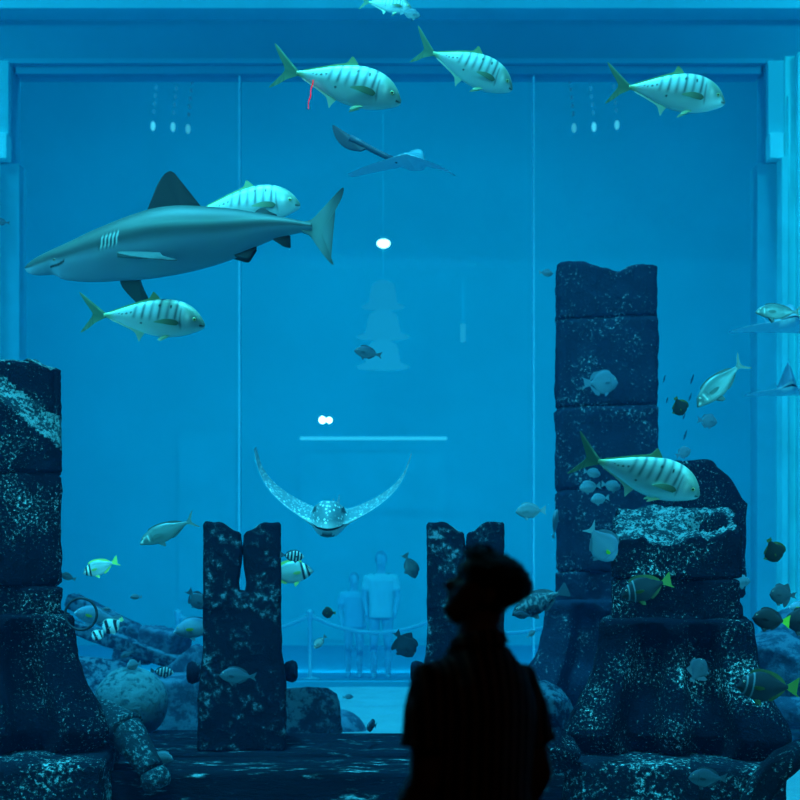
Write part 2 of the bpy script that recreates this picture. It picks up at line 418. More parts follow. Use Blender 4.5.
# forked half columns on the ledge
def forked(name, label, cx, cy, zb, seed, narrow=1.0):
    t = thing(name, label, 'column', (cx, cy, zb)); t.rotation_euler = (0,0,-math.atan2(cx, cy))
    Yq = cy-.30
    def z(py): return CAMZ+(HZ-py)/F*Yq
    s = Yq/F
    zt, zj = z(522), z(592)
    tw = [(0,.345),(.06,.34),(.3,.335),(.5,.322),(.62,.303),(.8,.297),(1,.297)]
    def sh(u): return -.012*sm(.6,.2,u)
    at0(block('body', t, M['stone_half'], cx, cy, zb, zj, lambda u: smooth_tab(tw,u)*narrow, .30, edge=.006, amp=.010, nside=34, nz=40, seed=seed, sup=12), t)
    hh = .297*narrow
    for sg in (-1, 1):
        # gap: narrow at the top pinch, a teardrop below it
        gap = lambda u: .026*math.exp(-((u-.36)/.19)**2)+.003+.010*sm(.8,1.0,u)
        w = lambda u: (hh-gap(u))/2
        hs = lambda u: sg*(hh+gap(u))/2
        tp = (lambda x, y: -.075*sm(.15,-1,sg*x)+.010*nz3((x,y,0),3,seed))
        at0(block('horn', t, M['stone_half'], cx, cy, zj-.14, zt, w, .304, top=tp, edge=.012, amp=.006, mat2=M['broken_far'], nside=24, nz=30, seed=seed+sg, sup=10, shift=hs), t)
    for sg in (-1, 1):
        zz = z(675)
        mb = MB()
        c = Vector((cx+sg*(.335*narrow+.035), cy-.05, zz))
        rs = []
        for a, r in ((-.05,.05),(-.03,.075),(.02,.09),(.05,.075),(.06,.05)):
            rs.append([(c.x+sg*a, c.y+r*math.cos(q), c.z+r*math.sin(q)) for q in (2*math.pi*i/16 for i in range(16))])
        mb.rings(rs); at0(mb.build('lug', M['stone_half'], t, smooth=True), t)
    return t
forked('forked_stone_pillar', 'black stone pillar split at its top, standing free on the ledge', xx(242.5,8.67), 8.67, .30, 61)
forked('forked_stone_pillar', 'black split-topped stone pillar rising directly behind the man in striped shirt', xx(465.5,8.67), 8.67, .30, 71)

# slabs and ledge
def slab(name, label, x0, x1, y0, y1, z0, z1, mat, seed, cat='slab', amp=.012, **kw):
    t = block(name, None, mat, (x0+x1)/2, (y0+y1)/2, z0, z1, (x1-x0)/2, (y1-y0)/2, amp=amp, seed=seed, sup=30, nside=60, nz=12, capn=14, **kw)
    return tag(t, label, cat)
def turned_slab(label, cx, cy, hw_, hd_, rot, seed):
    o = block('stone_slab', None, M['stone_slab'], 0, 0, 0, zsl, hw_, hd_, amp=.012, seed=seed, sup=30, nside=60, nz=12, capn=14)
    o.location = (cx, cy, 0); o.rotation_euler = (0,0,rot); return tag(o, label, 'slab')
turned_slab('thick stone slab at bottom left carrying the flared left column', xx(-4,8.0), 8.0, .86, 1.0, R(9), 81)
turned_slab('thick stone slab at bottom right carrying the hollow-topped column', xx(672,8.0), 8.0, .70, 1.02, -math.atan2(xx(672,8.0), 8.0), 83)
slab('stone_ledge', 'long dark rear ledge under both forked black pillars', -3.6, 2.3, 8.28, 9.32, -.05, .30, M['stone_ledge'], 85, 'ledge')
slab('stone_ledge', 'lower front ledge with painted light streaks between the two big slabs', -2.2, 1.4, 7.66, 8.27, -.05, .275, M['stone_ledge'], 87, 'ledge')
slab('stone_plinth', 'rough plinth under the tallest column behind', xx(606,10.55)-1.05, xx(606,10.55)+1.05, 10.0, 12.0, -.05, .36, M['stone_far'], 89, 'plinth')
slab('stone_step', 'low pale stone step behind the round stone ball', xx(120,11), xx(212,11), 10.6, 11.4, -.05, .62, M['rock_far'], 91, 'step')

slab('stone_slab', 'thin sunken slab under the round stone ball', -3.1, -1.75, 9.36, 10.2, -.05, .20, M['stone_ledge'], 93)
# rocks
def rock(name, label, px, py, Y, r, seed, mat, group=None, rough=.35, rotz=0, cat='rock', cuts=8, flat=None):
    """boulder: ball cut by random planes and roughened; r = three radii in metres"""
    rnd = random.Random(seed); c = P(px, py, Y)
    pl = []
    for i in range(cuts):
        v = Vector((rnd.gauss(0,1), rnd.gauss(0,1), rnd.gauss(0,1))).normalized(); pl.append((v, rnd.uniform(.55,.85)))
    bm = bmesh.new(); bmesh.ops.create_icosphere(bm, subdivisions=5, radius=1)
    for v in bm.verts:
        p = v.co.copy()
        for nrm, d in pl:
            e = p.dot(nrm)-d
            if e > 0: p -= nrm*e*.93
        q = p*(1+rough*.12*noise.noise(p*2+Vector((seed,0,0)))+rough*.08*noise.noise(p*7+Vector((0,seed,0))))
        v.co = Vector((q.x*r[0], q.y*r[1], q.z*r[2]))
    me = bpy.data.meshes.new(name); bm.to_mesh(me); bm.free()
    me.polygons.foreach_set('use_smooth', [True]*len(me.polygons))
    o = link(name, me, mat); o.location = c; o.rotation_euler = (0,0,rotz)
    if flat is not None: o.rotation_euler = (0, flat, rotz)
    return tag(o, label, cat, group)
rock('boulder', 'angular blue-grey boulder right of the free-standing forked pillar', 300, 716, 10.1, (.44,.38,.30), 3, M['rock'])
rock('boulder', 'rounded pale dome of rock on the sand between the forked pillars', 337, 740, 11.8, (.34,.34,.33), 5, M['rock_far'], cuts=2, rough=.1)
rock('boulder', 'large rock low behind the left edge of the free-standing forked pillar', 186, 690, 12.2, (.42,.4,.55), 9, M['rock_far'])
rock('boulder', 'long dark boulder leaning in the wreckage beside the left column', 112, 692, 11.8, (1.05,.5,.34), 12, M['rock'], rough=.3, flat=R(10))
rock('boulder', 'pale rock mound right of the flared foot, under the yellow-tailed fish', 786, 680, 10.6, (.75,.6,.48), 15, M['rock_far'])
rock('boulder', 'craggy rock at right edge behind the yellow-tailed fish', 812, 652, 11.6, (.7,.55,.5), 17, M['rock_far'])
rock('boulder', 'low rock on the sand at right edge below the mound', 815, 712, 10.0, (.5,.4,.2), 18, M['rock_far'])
rock('boulder', 'rock hidden low between man and right slab', 556, 752, 7.2, (.16,.2,.17), 19, M['stone_near'])
rock('boulder', 'dark rock under the tall column foot beside the man', 548, 712, 9.6, (.3,.3,.28), 20, M['rock'])
# wreckage at the left
def beam(label, a, b, w, h, seed, mat, name='fallen_plank', cat='plank', group='tumbled blocks and beams at left'):
    a = P(*a); b = P(*b); d = b-a; L_ = d.length
    o = block(name, None, mat, 0, 0, 0, L_, w/2, h/2, amp=.015, seed=seed, nside=16, nz=24, sup=8)
    o.location = a; o.rotation_mode = 'QUATERNION'; o.rotation_quaternion = d.to_track_quat('Z','Y')
    return tag(o, label, cat, group)
beam('dark fallen beam sloping down right above the round ball', (60,622,12.6), (205,672,12.2), .22, .15, 31, M['rock'])
beam('upper fallen beam crossing behind the small banner fish', (70,600,13.4), (150,640,13.2), .26, .2, 32, M['rock'])
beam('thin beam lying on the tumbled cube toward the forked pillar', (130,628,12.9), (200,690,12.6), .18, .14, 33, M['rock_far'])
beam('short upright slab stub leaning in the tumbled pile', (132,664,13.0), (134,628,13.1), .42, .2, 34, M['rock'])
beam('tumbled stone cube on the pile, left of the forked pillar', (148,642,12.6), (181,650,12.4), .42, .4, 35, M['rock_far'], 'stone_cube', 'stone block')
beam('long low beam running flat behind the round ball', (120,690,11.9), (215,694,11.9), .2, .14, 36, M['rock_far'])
# round ball, wide collar, broken spout
c = P(131, 703, 9.72); rb = .322
mb = MB(); rs = []
for i in range(1, 40):
    a = math.pi*i/40-math.pi/2
    rs.append([c+Vector((math.cos(a)*math.cos(b), math.cos(a)*math.sin(b), math.sin(a)))*rb*(1+.02*nz3((math.cos(a)*math.cos(b),math.cos(a)*math.sin(b),math.sin(a)),3,5)-.05*(math.hypot(math.cos(a)*math.cos(b)-.15-.12*math.sin(b*7),math.sin(a)-.42) < .26 and math.sin(b) < 0)) for b in (2*math.pi*q/56 for q in range(56))])
o = mb.rings(rs).build('stone_ball', M['ball'], None, True); tag(o, 'round weathered stone ball with a chipped patch beside the left column', 'ball')
t = thing('broken_stone_spout', 'broken stone pipe with wide collar sloping down in front of stone ball', 'pipe', tuple(P(152,782,7.55)))
a = P(100,712,7.95); b = P(127,732,7.75); d = P(152,770,7.62); e = P(160,788,7.6)
def wob(p, q, n): return [p.lerp(q, i/n)+Vector((nz3(p.lerp(q,i/n),8,1),nz3(p.lerp(q,i/n),8,4),nz3(p.lerp(q,i/n),8,6)))*.008 for i in range(n+1)]
at0(MB().tube(wob(a,b,8), [.10+.045*i/8 for i in range(9)], 24).build('collar', M['spout'], t, True), t)
at0(MB().tube(wob(b-(b-a)*.05,d,10), [.125-.035*sm(0,10,i) for i in range(11)], 24).build('pipe', M['spout'], t, True), t)
at0(MB().tube(wob(d,e,4), [.085,.10,.105,.1,.075], 24).build('broken_end', M['spout'], t, True), t)
# iron hoop on the left column's shoulder
hc = P(81,614,7.52); mb = MB(); 
rs = [];
for i in range(48):
    q = 2*math.pi*i/48
    cc = hc+Vector((math.cos(q)*.108, .0, math.sin(q)*.108)); u = Vector((math.cos(q),0,math.sin(q)))
    rs.append([cc+(u*math.cos(g)+Vector((0,1,0))*math.sin(g))*.009 for g in (2*math.pi*h/8 for h in range(8))])
rs.append(rs[0]); mb.rings(rs, caps=False)
o = mb.build('iron_hoop', M['iron'], None, True); tag(o, 'thin dark hoop hanging at the shoulder of the left column', 'hoop')
# carved stone wheel at bottom right
hc = P(836,832,6.35); rs = []
for i in range(96):
    q = 2*math.pi*i/96
    u = Vector((math.cos(q),0,math.sin(q)))
    cc = hc+u*.50
    ring = []
    for h in range(20):
        g = 2*math.pi*h/20; ss = 5
        cg, sg_ = math.cos(g), math.sin(g); rr = (abs(cg)**ss+abs(sg_)**ss)**(-1/ss)
        p = cc+(u*cg*.062+Vector((0,1,0))*sg_*.11)*rr
        ring.append(p+u*.010*nz3(p,16,3))
    rs.append(ring)
rs.append(rs[0])
o = MB().rings(rs, caps=False).build('stone_ring', M['stone_slab'], None, True); tag(o, 'curved rim of a big carved stone ring, bottom right corner', 'ring')

# ================================================================== FISH
def set_cols(me, cols):
    ca = me.color_attributes.new('Col', 'FLOAT_COLOR', 'POINT')
    ca.data.foreach_set('color', [c for col in cols for c in (col[0], col[1], col[2], 1.0)])

def curve_pts(pts, n=5):
    """Catmull-Rom through an open run of points"""
    out = []
    P_ = [Vector(p) for p in pts]
    for i in range(len(P_)-1):
        a = P_[max(i-1,0)]; b = P_[i]; c = P_[i+1]; d = P_[min(i+2,len(P_)-1)]
        for k in range(n):
            t = k/n
            out.append(.5*((2*b)+(c-a)*t+(2*a-5*b+4*c-d)*t*t+(3*b-a-3*c+d)*t**3))
    out.append(P_[-1]); return out

def fin_mesh(name, pts, colfn, t0=.012, mtx=None, n=5, bend=0.0, size=1.0):
    """thin membrane with real thickness, thick at its root (first and last point) and thin at the rim; pts in the plane (x, z)"""
    pl = curve_pts([(p[0], p[1]) for p in pts], n) if n > 1 else [Vector(p) for p in pts]
    m = len(pl); a, b = pl[0], pl[-1]
    ab = b-a; L2 = max(ab.length_squared, 1e-9)
    def thick(p):
        q = max(0, min(1, (p-a).dot(ab)/L2)); d = (p-(a+ab*q)).length
        return .0012+t0*math.exp(-d/.05)
    bm = bmesh.new(); front = []; back = []
    def y_(p):
        d = (p-(a+b)/2).length
        return bend*d*d
    for p in pl: front.append(bm.verts.new((p.x, y_(p)-thick(p)/2, p.y)))
    for p in pl: back.append(bm.verts.new((p.x, y_(p)+thick(p)/2, p.y)))
    for i in range(m):
        j = (i+1) % m
        bm.faces.new((front[i], back[i], back[j], front[j]))
    f1 = bm.faces.new(front); f2 = bm.faces.new(list(reversed(back)))
    bmesh.ops.triangulate(bm, faces=[f1, f2])
    bmesh.ops.recalc_face_normals(bm, faces=bm.faces)
    cols = []
    mn = max((p-(a+b)/2).length for p in pl)
    for v in bm.verts:
        p = Vector((v.co.x, v.co.z)); cols.append(colfn((p-(a+b)/2).length/mn, p.x, p.y))
    me = bpy.data.meshes.new(name); 
    if mtx is not None: bm.transform(mtx)
    if size != 1: bm.transform(Matrix.Scale(size, 4))
    bm.to_mesh(me); bm.free(); set_cols(me, cols)
    me.materials.append(M['fin']); return me

def body_mesh(name, sp, size, NU=96, NV=40):
    vs, cols, fs = [], [], []
    Lb = sp['Lb']; bend = sp.get('bend', 0)
    for i in range(NU+1):
        u = i/NU; u = Lb*(u*.75+.25*u*u) if u < 1 else Lb
        t, b, w = smooth_tab(sp['top'], u), smooth_tab(sp['bot'], u), max(.001, smooth_tab(sp['wid'], u))
        mid = (t+b)/2; h = (t-b)/2
        for j in range(NV):
            a = 2*math.pi*j/NV
            ca, sa = math.cos(a), math.sin(a)
            e = sp.get('sq', .85)
            yy = w*math.copysign(abs(ca)**e, ca); zz = h*sa
            # narrower keel low down
            yy *= 1-.25*max(0, -sa)**2
            by = bend*max(0, u-.35)**2
            r = 1+sp['relief'](u, sa, ca) if 'relief' in sp else 1
            vs.append(((.5-u)*size, (yy*r+by)*size, (mid+zz*r)*size))
            cols.append(sp['col'](u, sa, 1 if ca > 0 else -1))
    m = NV
    for i in range(NU):
        for j in range(m):
            a = i*m+j; b2 = i*m+(j+1) % m
            fs.append((a, a+m, b2+m, b2))
    for k in (0, NU):
        c = Vector((0,0,0))
        for j in range(m): c += Vector(vs[k*m+j])
        vs.append(tuple(c/m)); cols.append(cols[k*m+m//4]); ci = len(vs)-1
        for j in range(m):
            a, b2 = k*m+j, k*m+(j+1) % m
            fs.append((a, b2, ci) if k == 0 else (b2, a, ci))
    me = mesh(name, vs, fs); fixn(me); set_cols(me, cols)
    me.materials.append(sp['mat']); return me

def eye_mesh(r, iris=(.8,.8,.6), name='eye'):
    bm = bmesh.new(); bmesh.ops.create_uvsphere(bm, u_segments=20, v_segments=14, radius=1)
    bm.transform(Matrix.Rotation(R(90), 4, 'X'))
    cols = []
    for v in bm.verts:
        d = math.hypot(v.co.x, v.co.z)
        cols.append((.004,.004,.006) if d < .62 else iris if d < .86 else (.03,.03,.03))
    bm.transform(Matrix.Diagonal((r, r*.55, r, 1)))
    me = bpy.data.meshes.new(name); bm.to_mesh(me); bm.free(); set_cols(me, cols)
    me.polygons.foreach_set('use_smooth', [True]*len(me.polygons))
    me.materials.append(M['eye']); return me

def build_species(key):
    """one mesh per part; returns [(part name, mesh, label)] with size 1 metre from nose to tail tip"""
    sp = SPECIES[key]; parts = []
    body = body_mesh(key+'_body', sp, 1.0, sp.get('NU', 96), sp.get('NV', 40))
    for nm, pts, cf, kw in sp['fins']:
        kw = dict(kw); lab = kw.pop('label', None); side = kw.pop('side', None); off = kw.pop('off', None)
        conv = [(.5-u, z) for u, z in pts]
        if side is None:
            if nm == 'tail_fin' or off is None:
                bend = sp.get('bend', 0); mt = None
                u0 = sum(p[0] for p in (pts[0], pts[-1]))/2
                y0 = bend*max(0, u0-.35)**2
                mt = Matrix.Translation((0, y0, 0))
                if bend and nm == 'tail_fin':
                    x0 = .5-u0; ang = math.atan(2*bend*max(0, u0-.35))
                    mt = Matrix.Translation((x0, y0, 0)) @ Matrix.Rotation(-ang, 4, 'Z') @ Matrix.Translation((-x0, 0, 0))
                parts.append((nm, fin_mesh(key+'_'+nm, conv, cf, mtx=mt, **kw), lab))
        else:
            # paired fin: drawn in the x-z plane around its root, swung out by angle about the x axis then set on the flank
            ang, root = side
            w = smooth_tab(sp['wid'], root[0])
            for sg in (-1, 1):
                pl = [(.5-u-(.5-root[0]), z-root[1]) for u, z in pts]
                fl = kw.get('sweep', 0)
                k2 = {a: b for a, b in kw.items() if a != 'sweep'}
                yf = off if off is not None else .9
                mt = Matrix.Translation((.5-root[0], sg*w*yf, root[1])) @ Matrix.Rotation(-sg*R(fl), 4, 'Z') @ Matrix.Rotation(sg*R(ang), 4, 'X')
                parts.append((nm, fin_mesh(key+'_'+nm, pl, cf, mtx=mt, **k2), lab))
    if 'eye' in sp:
        u, z, r = sp['eye']
        t, b, w = smooth_tab(sp['top'], u), smooth_tab(sp['bot'], u), smooth_tab(sp['wid'], u)
        sa = max(-.95, min(.95, (z-(t+b)/2)/((t-b)/2))); yy = w*(math.sqrt(1-sa*sa))**sp.get('sq', .85)*(1-.25*max(0,-sa)**2)
        for sg in (-1, 1):
            me = eye_mesh(r, sp.get('iris', (.8,.8,.6)), key+'_eye'); me.transform(Matrix.Translation((.5-u, sg*(yy-r*.15), z)))
            parts.append(('eye', me, None))
    return body, parts

FISH_LIB = {}
def put_fish(key, name, label, cat, px, py, Y, length_px, face='R', tilt=0, yaw=0, group=None, roll=0):
    """face: the way the nose points; tilt: degrees the nose is raised; yaw: turned away from side-on"""
    if key not in FISH_LIB: FISH_LIB[key] = build_species(key)
    body, parts = FISH_LIB[key]
    s = length_px*Y/F/max(.3, math.cos(R(yaw)))
    t = thing(name, label, cat, tuple(P(px, py, Y)), group)
    az = (0 if face == 'R' else 180)+yaw
    t.rotation_mode = 'QUATERNION'
    ti = tilt if face == 'R' else -tilt
    t.rotation_quaternion = (Matrix.Rotation(R(-ti), 3, 'Y') @ Matrix.Rotation(R(az), 3, 'Z') @ Matrix.Rotation(R(roll), 3, 'X')).to_quaternion()
    t.scale = (s, s, s)
    link('body', body, None, t)
    small = length_px < 20
    for nm, me, lab in parts:
        if small and nm in ('eye', 'pelvic_fin'): continue
        o = link(nm, me, None, t)
        if lab: o['label'] = lab
    return t

def mixc(a, b, t): return tuple(x+(y-x)*t for x, y in zip(a, b))
YG = (.42,.62,.10)
def fc(c1, c2=None): 
    c2 = c2 or c1
    return lambda d, x, z: mixc(c1, c2, d)
def rays(c1, c2, f=90):
    return lambda d, x, z: mixc(c1, c2, .5+.5*math.sin((x*1.3+z)*f))

# --- golden trevally
def col_trev(u, v, side):
    base = (.70,.86,.84)
    c = mixc((.50,.66,.66), (.42,.58,.50), sm(.25,.95,v))
    c = mixc(c, (.66,.80,.78), sm(-.2,-.8,v)*.7)
    for i, x in enumerate((.235,.30,.365,.43,.495,.56)):
        w = .012+.002*(i % 2)
        k = math.exp(-((u+.02*v-x)/w)**2)*sm(-.35,.05,v)*(.75 if i % 2 == 0 else .55)
        c = mixc(c, (.04,.08,.10), min(1,k*1.15))
    for x, z, r in ((.62,.25,.010),(.585,.30,.009),(.655,.18,.008),(.36,.62,.010),(.50,-.45,.008),(.27,.58,.009),(.68,.35,.007)):
        d = math.hypot(u-x, (v-z)*.11)
        c = mixc(c, (.01,.02,.02), sm(r*1.2, r*.7, d))
    head = sm(.20,.13,u)
    c = mixc(c, (.20,.28,.20), head*sm(-.3,.3,v)*.8)
    c = mixc(c, (.10,.16,.12), sm(.055,.02,u)*.8*sm(-.9,-.3,v))
    k = math.exp(-((math.hypot((u-.075)/.05, (v-.05)/.55))**2))
    c = mixc(c, (.12,.17,.13), k*.6)
    k = math.exp(-((u-(.175+.02*(1-v*v)))/.008)**2)*sm(.75,.4,abs(v)); c = mixc(c, (.08,.12,.12), k*.7)
    c = mixc(c, (.85,.92,.85), math.exp(-((u-.14)/.02)**2-((v-.05)/.3)**2)*.8)  # highlight on the gill cover, painted into the colour
    c = mixc(c, (.40,.52,.16), sm(.70,.78,u)*.7)
    if abs(v+.38) < .10 and u < .045: c = (.03,.04,.04)
    return c
SPECIES = {}
SPECIES['trevally'] = dict(Lb=.80, mat=M['fish'], NU=150, NV=56, sq=.9,
    top=[(0,.008),(.015,.035),(.05,.082),(.10,.125),(.16,.155),(.24,.173),(.34,.172),(.45,.148),(.56,.110),(.66,.068),(.74,.034),(.80,.018)],
    bot=[(0,-.020),(.02,-.040),(.07,-.066),(.14,-.094),(.24,-.120),(.34,-.127),(.44,-.118),(.54,-.090),(.64,-.056),(.73,-.026),(.80,-.014)],
    wid=[(0,.012),(.03,.034),(.10,.058),(.22,.072),(.38,.070),(.55,.046),(.68,.022),(.76,.012),(.80,.010)],
    eye=(.082,.030,.017), iris=(.75,.75,.35),
    fins=[('tail_fin', [(.775,.014),(.82,.035),(.875,.070),(.94,.130),(1.0,.165),(.955,.095),(.905,.032),(.888,0),(.90,-.03),(.94,-.09),(.975,-.150),(.92,-.115),(.86,-.060),(.815,-.028),(.775,-.012)], rays((.09,.20,.13),(.20,.36,.22)), dict(t0=.016, label='yellow-green forked tail fin')),
          ('dorsal_fin', [(.36,.165),(.385,.195),(.42,.222),(.435,.20),(.46,.165),(.56,.124),(.70,.062),(.755,.036),(.74,.026),(.60,.080),(.45,.135)], fc((.20,.30,.16),(.34,.48,.16)), dict(t0=.01)),
          ('anal_fin', [(.47,-.105),(.50,-.150),(.515,-.180),(.53,-.150),(.56,-.105),(.66,-.062),(.75,-.028),(.73,-.018),(.60,-.055),(.5,-.09)], fc((.45,.62,.45),(.75,.88,.7)), dict(t0=.01)),
          ('pelvic_fin', [(0.27,-.115),(.30,-.13),(.345,-.155),(.365,-.160),(.35,-.135),(.31,-.115)], fc((.55,.7,.35),(.8,.9,.6)), dict(side=(14,(.27,-.112)), t0=.006, off=.35)),
          ('pectoral_fin', [(.20,-.015),(.225,.006),(.29,.012),(.35,-.002),(.40,-.026),(.34,-.030),(.28,-.034),(.22,-.034)], fc((.07,.11,.06),(.34,.48,.30)), dict(side=(-8,(.20,-.02)), sweep=10, t0=.008, off=.97))])
# --- plump oval reef fishes
def oval(depth, col, fincol, tail=.18, mat='fish', fork=.5, eye=.02, wid=.06, snout=.0, dorsal=.05, pect=None, taildepth=.14, peak=.38, bars=None, dtall=None, lab=None, atall=None):
    d = depth
    Lb = 1-tail
    top = [(0,.005+snout),(.02,.03+snout),(.08,.42*d*.62),(.16,.42*d*.9),(peak*.75,.50*d),(peak,.52*d),(.52,.44*d),(.64,.27*d),(Lb-.06,.11*d+.006),(Lb,.065*d+.006)]
    bot = [(0,-.018+snout),(.02,-.03+snout),(.08,-.42*d*.5),(.18,-.42*d*.82),(peak*.9,-.47*d),(.48,-.46*d),(.60,-.30*d),(Lb-.06,-.10*d-.006),(Lb,-.065*d-.004)]
    w = [(0,.012),(.04,wid*.5),(.12,wid*.85),(.28,wid),(.45,wid*.85),(.62,wid*.45),(Lb-.04,.014),(Lb,.010)]
    td = taildepth; f0 = 1-tail*fork
    dt = dorsal if dtall is None else dtall; at = dorsal*.8 if atall is None else atall
    fins = [('tail_fin', [(Lb-.02,.08*d),(Lb+.03,.12*d+.01),(Lb+tail*.6,td*.75),(1.0,td),(f0+.02,td*.35),(f0,0),(f0+.02,-td*.35),(1.0,-td),(Lb+tail*.6,-td*.75),(Lb+.03,-.12*d-.01),(Lb-.02,-.08*d)], fincol[0], dict(t0=.014, label=lab) if lab else dict(t0=.014)),
            ('dorsal_fin', [(.20,.44*d),(.24,.48*d+dorsal*.7),(peak,.5*d+dorsal),(.55,.42*d+dorsal),(.68,.28*d+dt),(.76,.15*d+dt*.5),(.77,.10*d),(.62,.30*d),(.4,.44*d)], fincol[1], dict(t0=.010)),
            ('anal_fin', [(.50,-.42*d),(.54,-.42*d-at*.8),(.64,-.30*d-at),(.75,-.14*d-at*.5),(.76,-.09*d),(.62,-.28*d)], fincol[1], dict(t0=.010)),
            ('pelvic_fin', [(.27,-.42*d),(.30,-.46*d-.02),(.36,-.46*d-.075),(.38,-.44*d-.02),(.34,-.42*d)], fincol[1], dict(side=(12,(.28,-.42*d)), t0=.007, off=.3)),
            ('pectoral_fin', [(.24,.0),(.27,.022),(.36,.012),(.40,-.02),(.33,-.045),(.26,-.03)], pect or fincol[1], dict(side=(-12,(.24,-.01)), sweep=16, t0=.006, off=.97))]
    return dict(Lb=Lb, mat=M[mat], NU=84, NV=36, top=top, bot=bot, wid=w, eye=(.095, .055*d/.3+snout*.4, eye), fins=fins, col=col)
SPECIES['trevally']['col'] = col_trev
def ctop(base, back, belly=None, line=None):
    def f(u, v, s):
        c = mixc(base, back, sm(.1,.9,v))
        if belly: c = mixc(c, belly, sm(-.2,-.8,v))
        c = mixc(c, tuple(x*.5 for x in base), math.exp(-((u-(.2+.02*(1-v*v)))/.01)**2)*sm(.8,.5,abs(v))*.6)
        if abs(v+.30) < .12 and u < .03: c = (.03,.03,.03)
        return c
    return f
SPECIES['unicornfish'] = oval(.30, ctop((.24,.36,.32),(.16,.26,.24),(.34,.44,.40)), (fc((.10,.18,.17)), fc((.05,.10,.10))), tail=.16, fork=.55, wid=.055, dorsal=.025, taildepth=.15, snout=-.01, eye=.018, pect=fc((.12,.22,.21)))
def col_unic(u, v, s):
    c = ctop((.10,.20,.20),(.06,.13,.13),(.16,.26,.25))(u, v, s)
    c = mixc(c, (.75,.85,.8), math.exp(-((u-.045)/.022)**2)*sm(.6,.0,abs(v+.1)))
    c = mixc(c, (.75,.85,.8), math.exp(-((u-.165)/.012)**2)*sm(.7,.3,abs(v))*.7)
    return c
SPECIES['unicornfish']['col'] = col_unic
SPECIES['greyfish'] = oval(.42, ctop((.05,.10,.13),(.03,.06,.09),(.09,.15,.18)), (fc((.04,.08,.10)), fc((.03,.06,.08))), tail=.16, fork=.4, wid=.07, mat='darkfish', taildepth=.12)
SPECIES['palefish'] = oval(.44, ctop((.14,.23,.27),(.08,.16,.20),(.22,.32,.35)), (fc((.18,.30,.34)), fc((.14,.26,.30))), tail=.18, wid=.07, mat='darkfish', taildepth=.15)
def bream(u, v, s):
    c = ctop((.42,.54,.52),(.24,.34,.34),(.66,.76,.74))(u, v, s)
    for x in (.105,.205): c = mixc(c, (.01,.015,.02), sm(.026,.016,abs(u-x-.03*v)))
    c = mixc(c, (.85,.92,.9), sm(.020,.010,abs(u-.155-.03*v)))
    return c
SPECIES['barred_bream'] = oval(.42, bream, (fc((.55,.68,.15)), fc((.50,.62,.16),(.6,.7,.2))), tail=.18, wid=.075, taildepth=.15, lab='yellow tail fin')
def dbream(u, v, s):
    c = ctop((.010,.019,.028),(.005,.011,.018),(.018,.03,.038))(u, v, s)
    for x in (.13,.235): c = mixc(c, (.10,.17,.20), sm(.018,.008,abs(u-x-.03*v)))
    return c
SPECIES['dark_bream'] = oval(.44, dbream, (fc((.13,.22,.03)), fc((.03,.05,.02),(.09,.14,.03))), tail=.18, wid=.08, mat='darkfish', taildepth=.15, lab='yellow-green tail fin')
def sarg(u, v, s):
    c = (.40,.52,.52)
    for x in (.13,.26,.39,.52,.66,.78): c = mixc(c, (.01,.02,.03), sm(.045,.028,abs(u-x)))
    return c
SPECIES['sergeant'] = oval(.44, sarg, (fc((.05,.09,.11)), fc((.04,.07,.09))), tail=.18, wid=.07, mat='darkfish', taildepth=.14)
def banner(u, v, s):
    c = (.66,.78,.78)
    for x in (.24,.60): c = mixc(c, (.01,.02,.03), sm(.085,.06,abs(u-x-.10*v)))
    return c
SPECIES['bannerfish'] = oval(.66, banner, (fc((.6,.7,.3)), fc((.35,.45,.4))), tail=.16, wid=.06, taildepth=.10, dtall=.02, mat='darkfish')
SPECIES['dark_yellowtail'] = oval(.52, ctop((.010,.014,.020),(.006,.010,.016)), (fc((.36,.60,.02)), fc((.008,.012,.018))), tail=.18, wid=.075, mat='darkfish', taildepth=.17, dorsal=.05, lab='bright yellow tail fin')
SPECIES['dark_butterfly'] = oval(.74, ctop((.014,.022,.022),(.010,.016,.018)), (fc((.10,.14,.03)), fc((.014,.020,.018),(.16,.20,.03))), tail=.14, wid=.07, mat='darkfish', taildepth=.11, dorsal=.07)
SPECIES['angelfish'] = oval(.62, ctop((.03,.055,.075),(.02,.04,.06)), (fc((.04,.07,.09)), fc((.03,.05,.07))), tail=.16, wid=.06, mat='darkfish', taildepth=.12, dorsal=.06, dtall=.20, atall=.17)
def moon(u, v, s): return ctop((.09,.17,.22),(.07,.14,.19))(u, v, s)
SPECIES['moonfish'] = oval(.60, moon, (fc((.08,.15,.2)), fc((.07,.14,.19))), tail=.24, wid=.045, mat='darkfish', taildepth=.16, dorsal=.05, dtall=.10, atall=.10)
def parrot(u, v, s):
    c = ctop((.16,.30,.38),(.10,.22,.30),(.24,.40,.46))(u, v, s)
    c = mixc(c, (.66,.84,.86), sm(.06,.01,u)*.8)
    return c
SPECIES['parrotfish'] = oval(.40, parrot, (fc((.14,.26,.32)), fc((.12,.24,.32))), tail=.15, fork=.2, wid=.09, mat='darkfish', taildepth=.10, dorsal=.03, pect=fc((.45,.55,.05)))
def damsel(u, v, s):
    return ctop((.22,.36,.46),(.14,.25,.34),(.26,.4,.48))(u, v, s)
SPECIES['yellowfin_fish'] = oval(.52, damsel, (fc((.3,.45,.5)), fc((.12,.2,.25))), tail=.16, wid=.085, mat='darkfish', taildepth=.15, pect=fc((.55,.85,.03)))
def grouper(u, v, s):
    n = noise.noise(Vector((u*14, v*3, s)))+.6*noise.noise(Vector((u*34, v*8, s)))
    return mixc((.03,.06,.075), (.20,.30,.32), sm(-.15,.35,n))
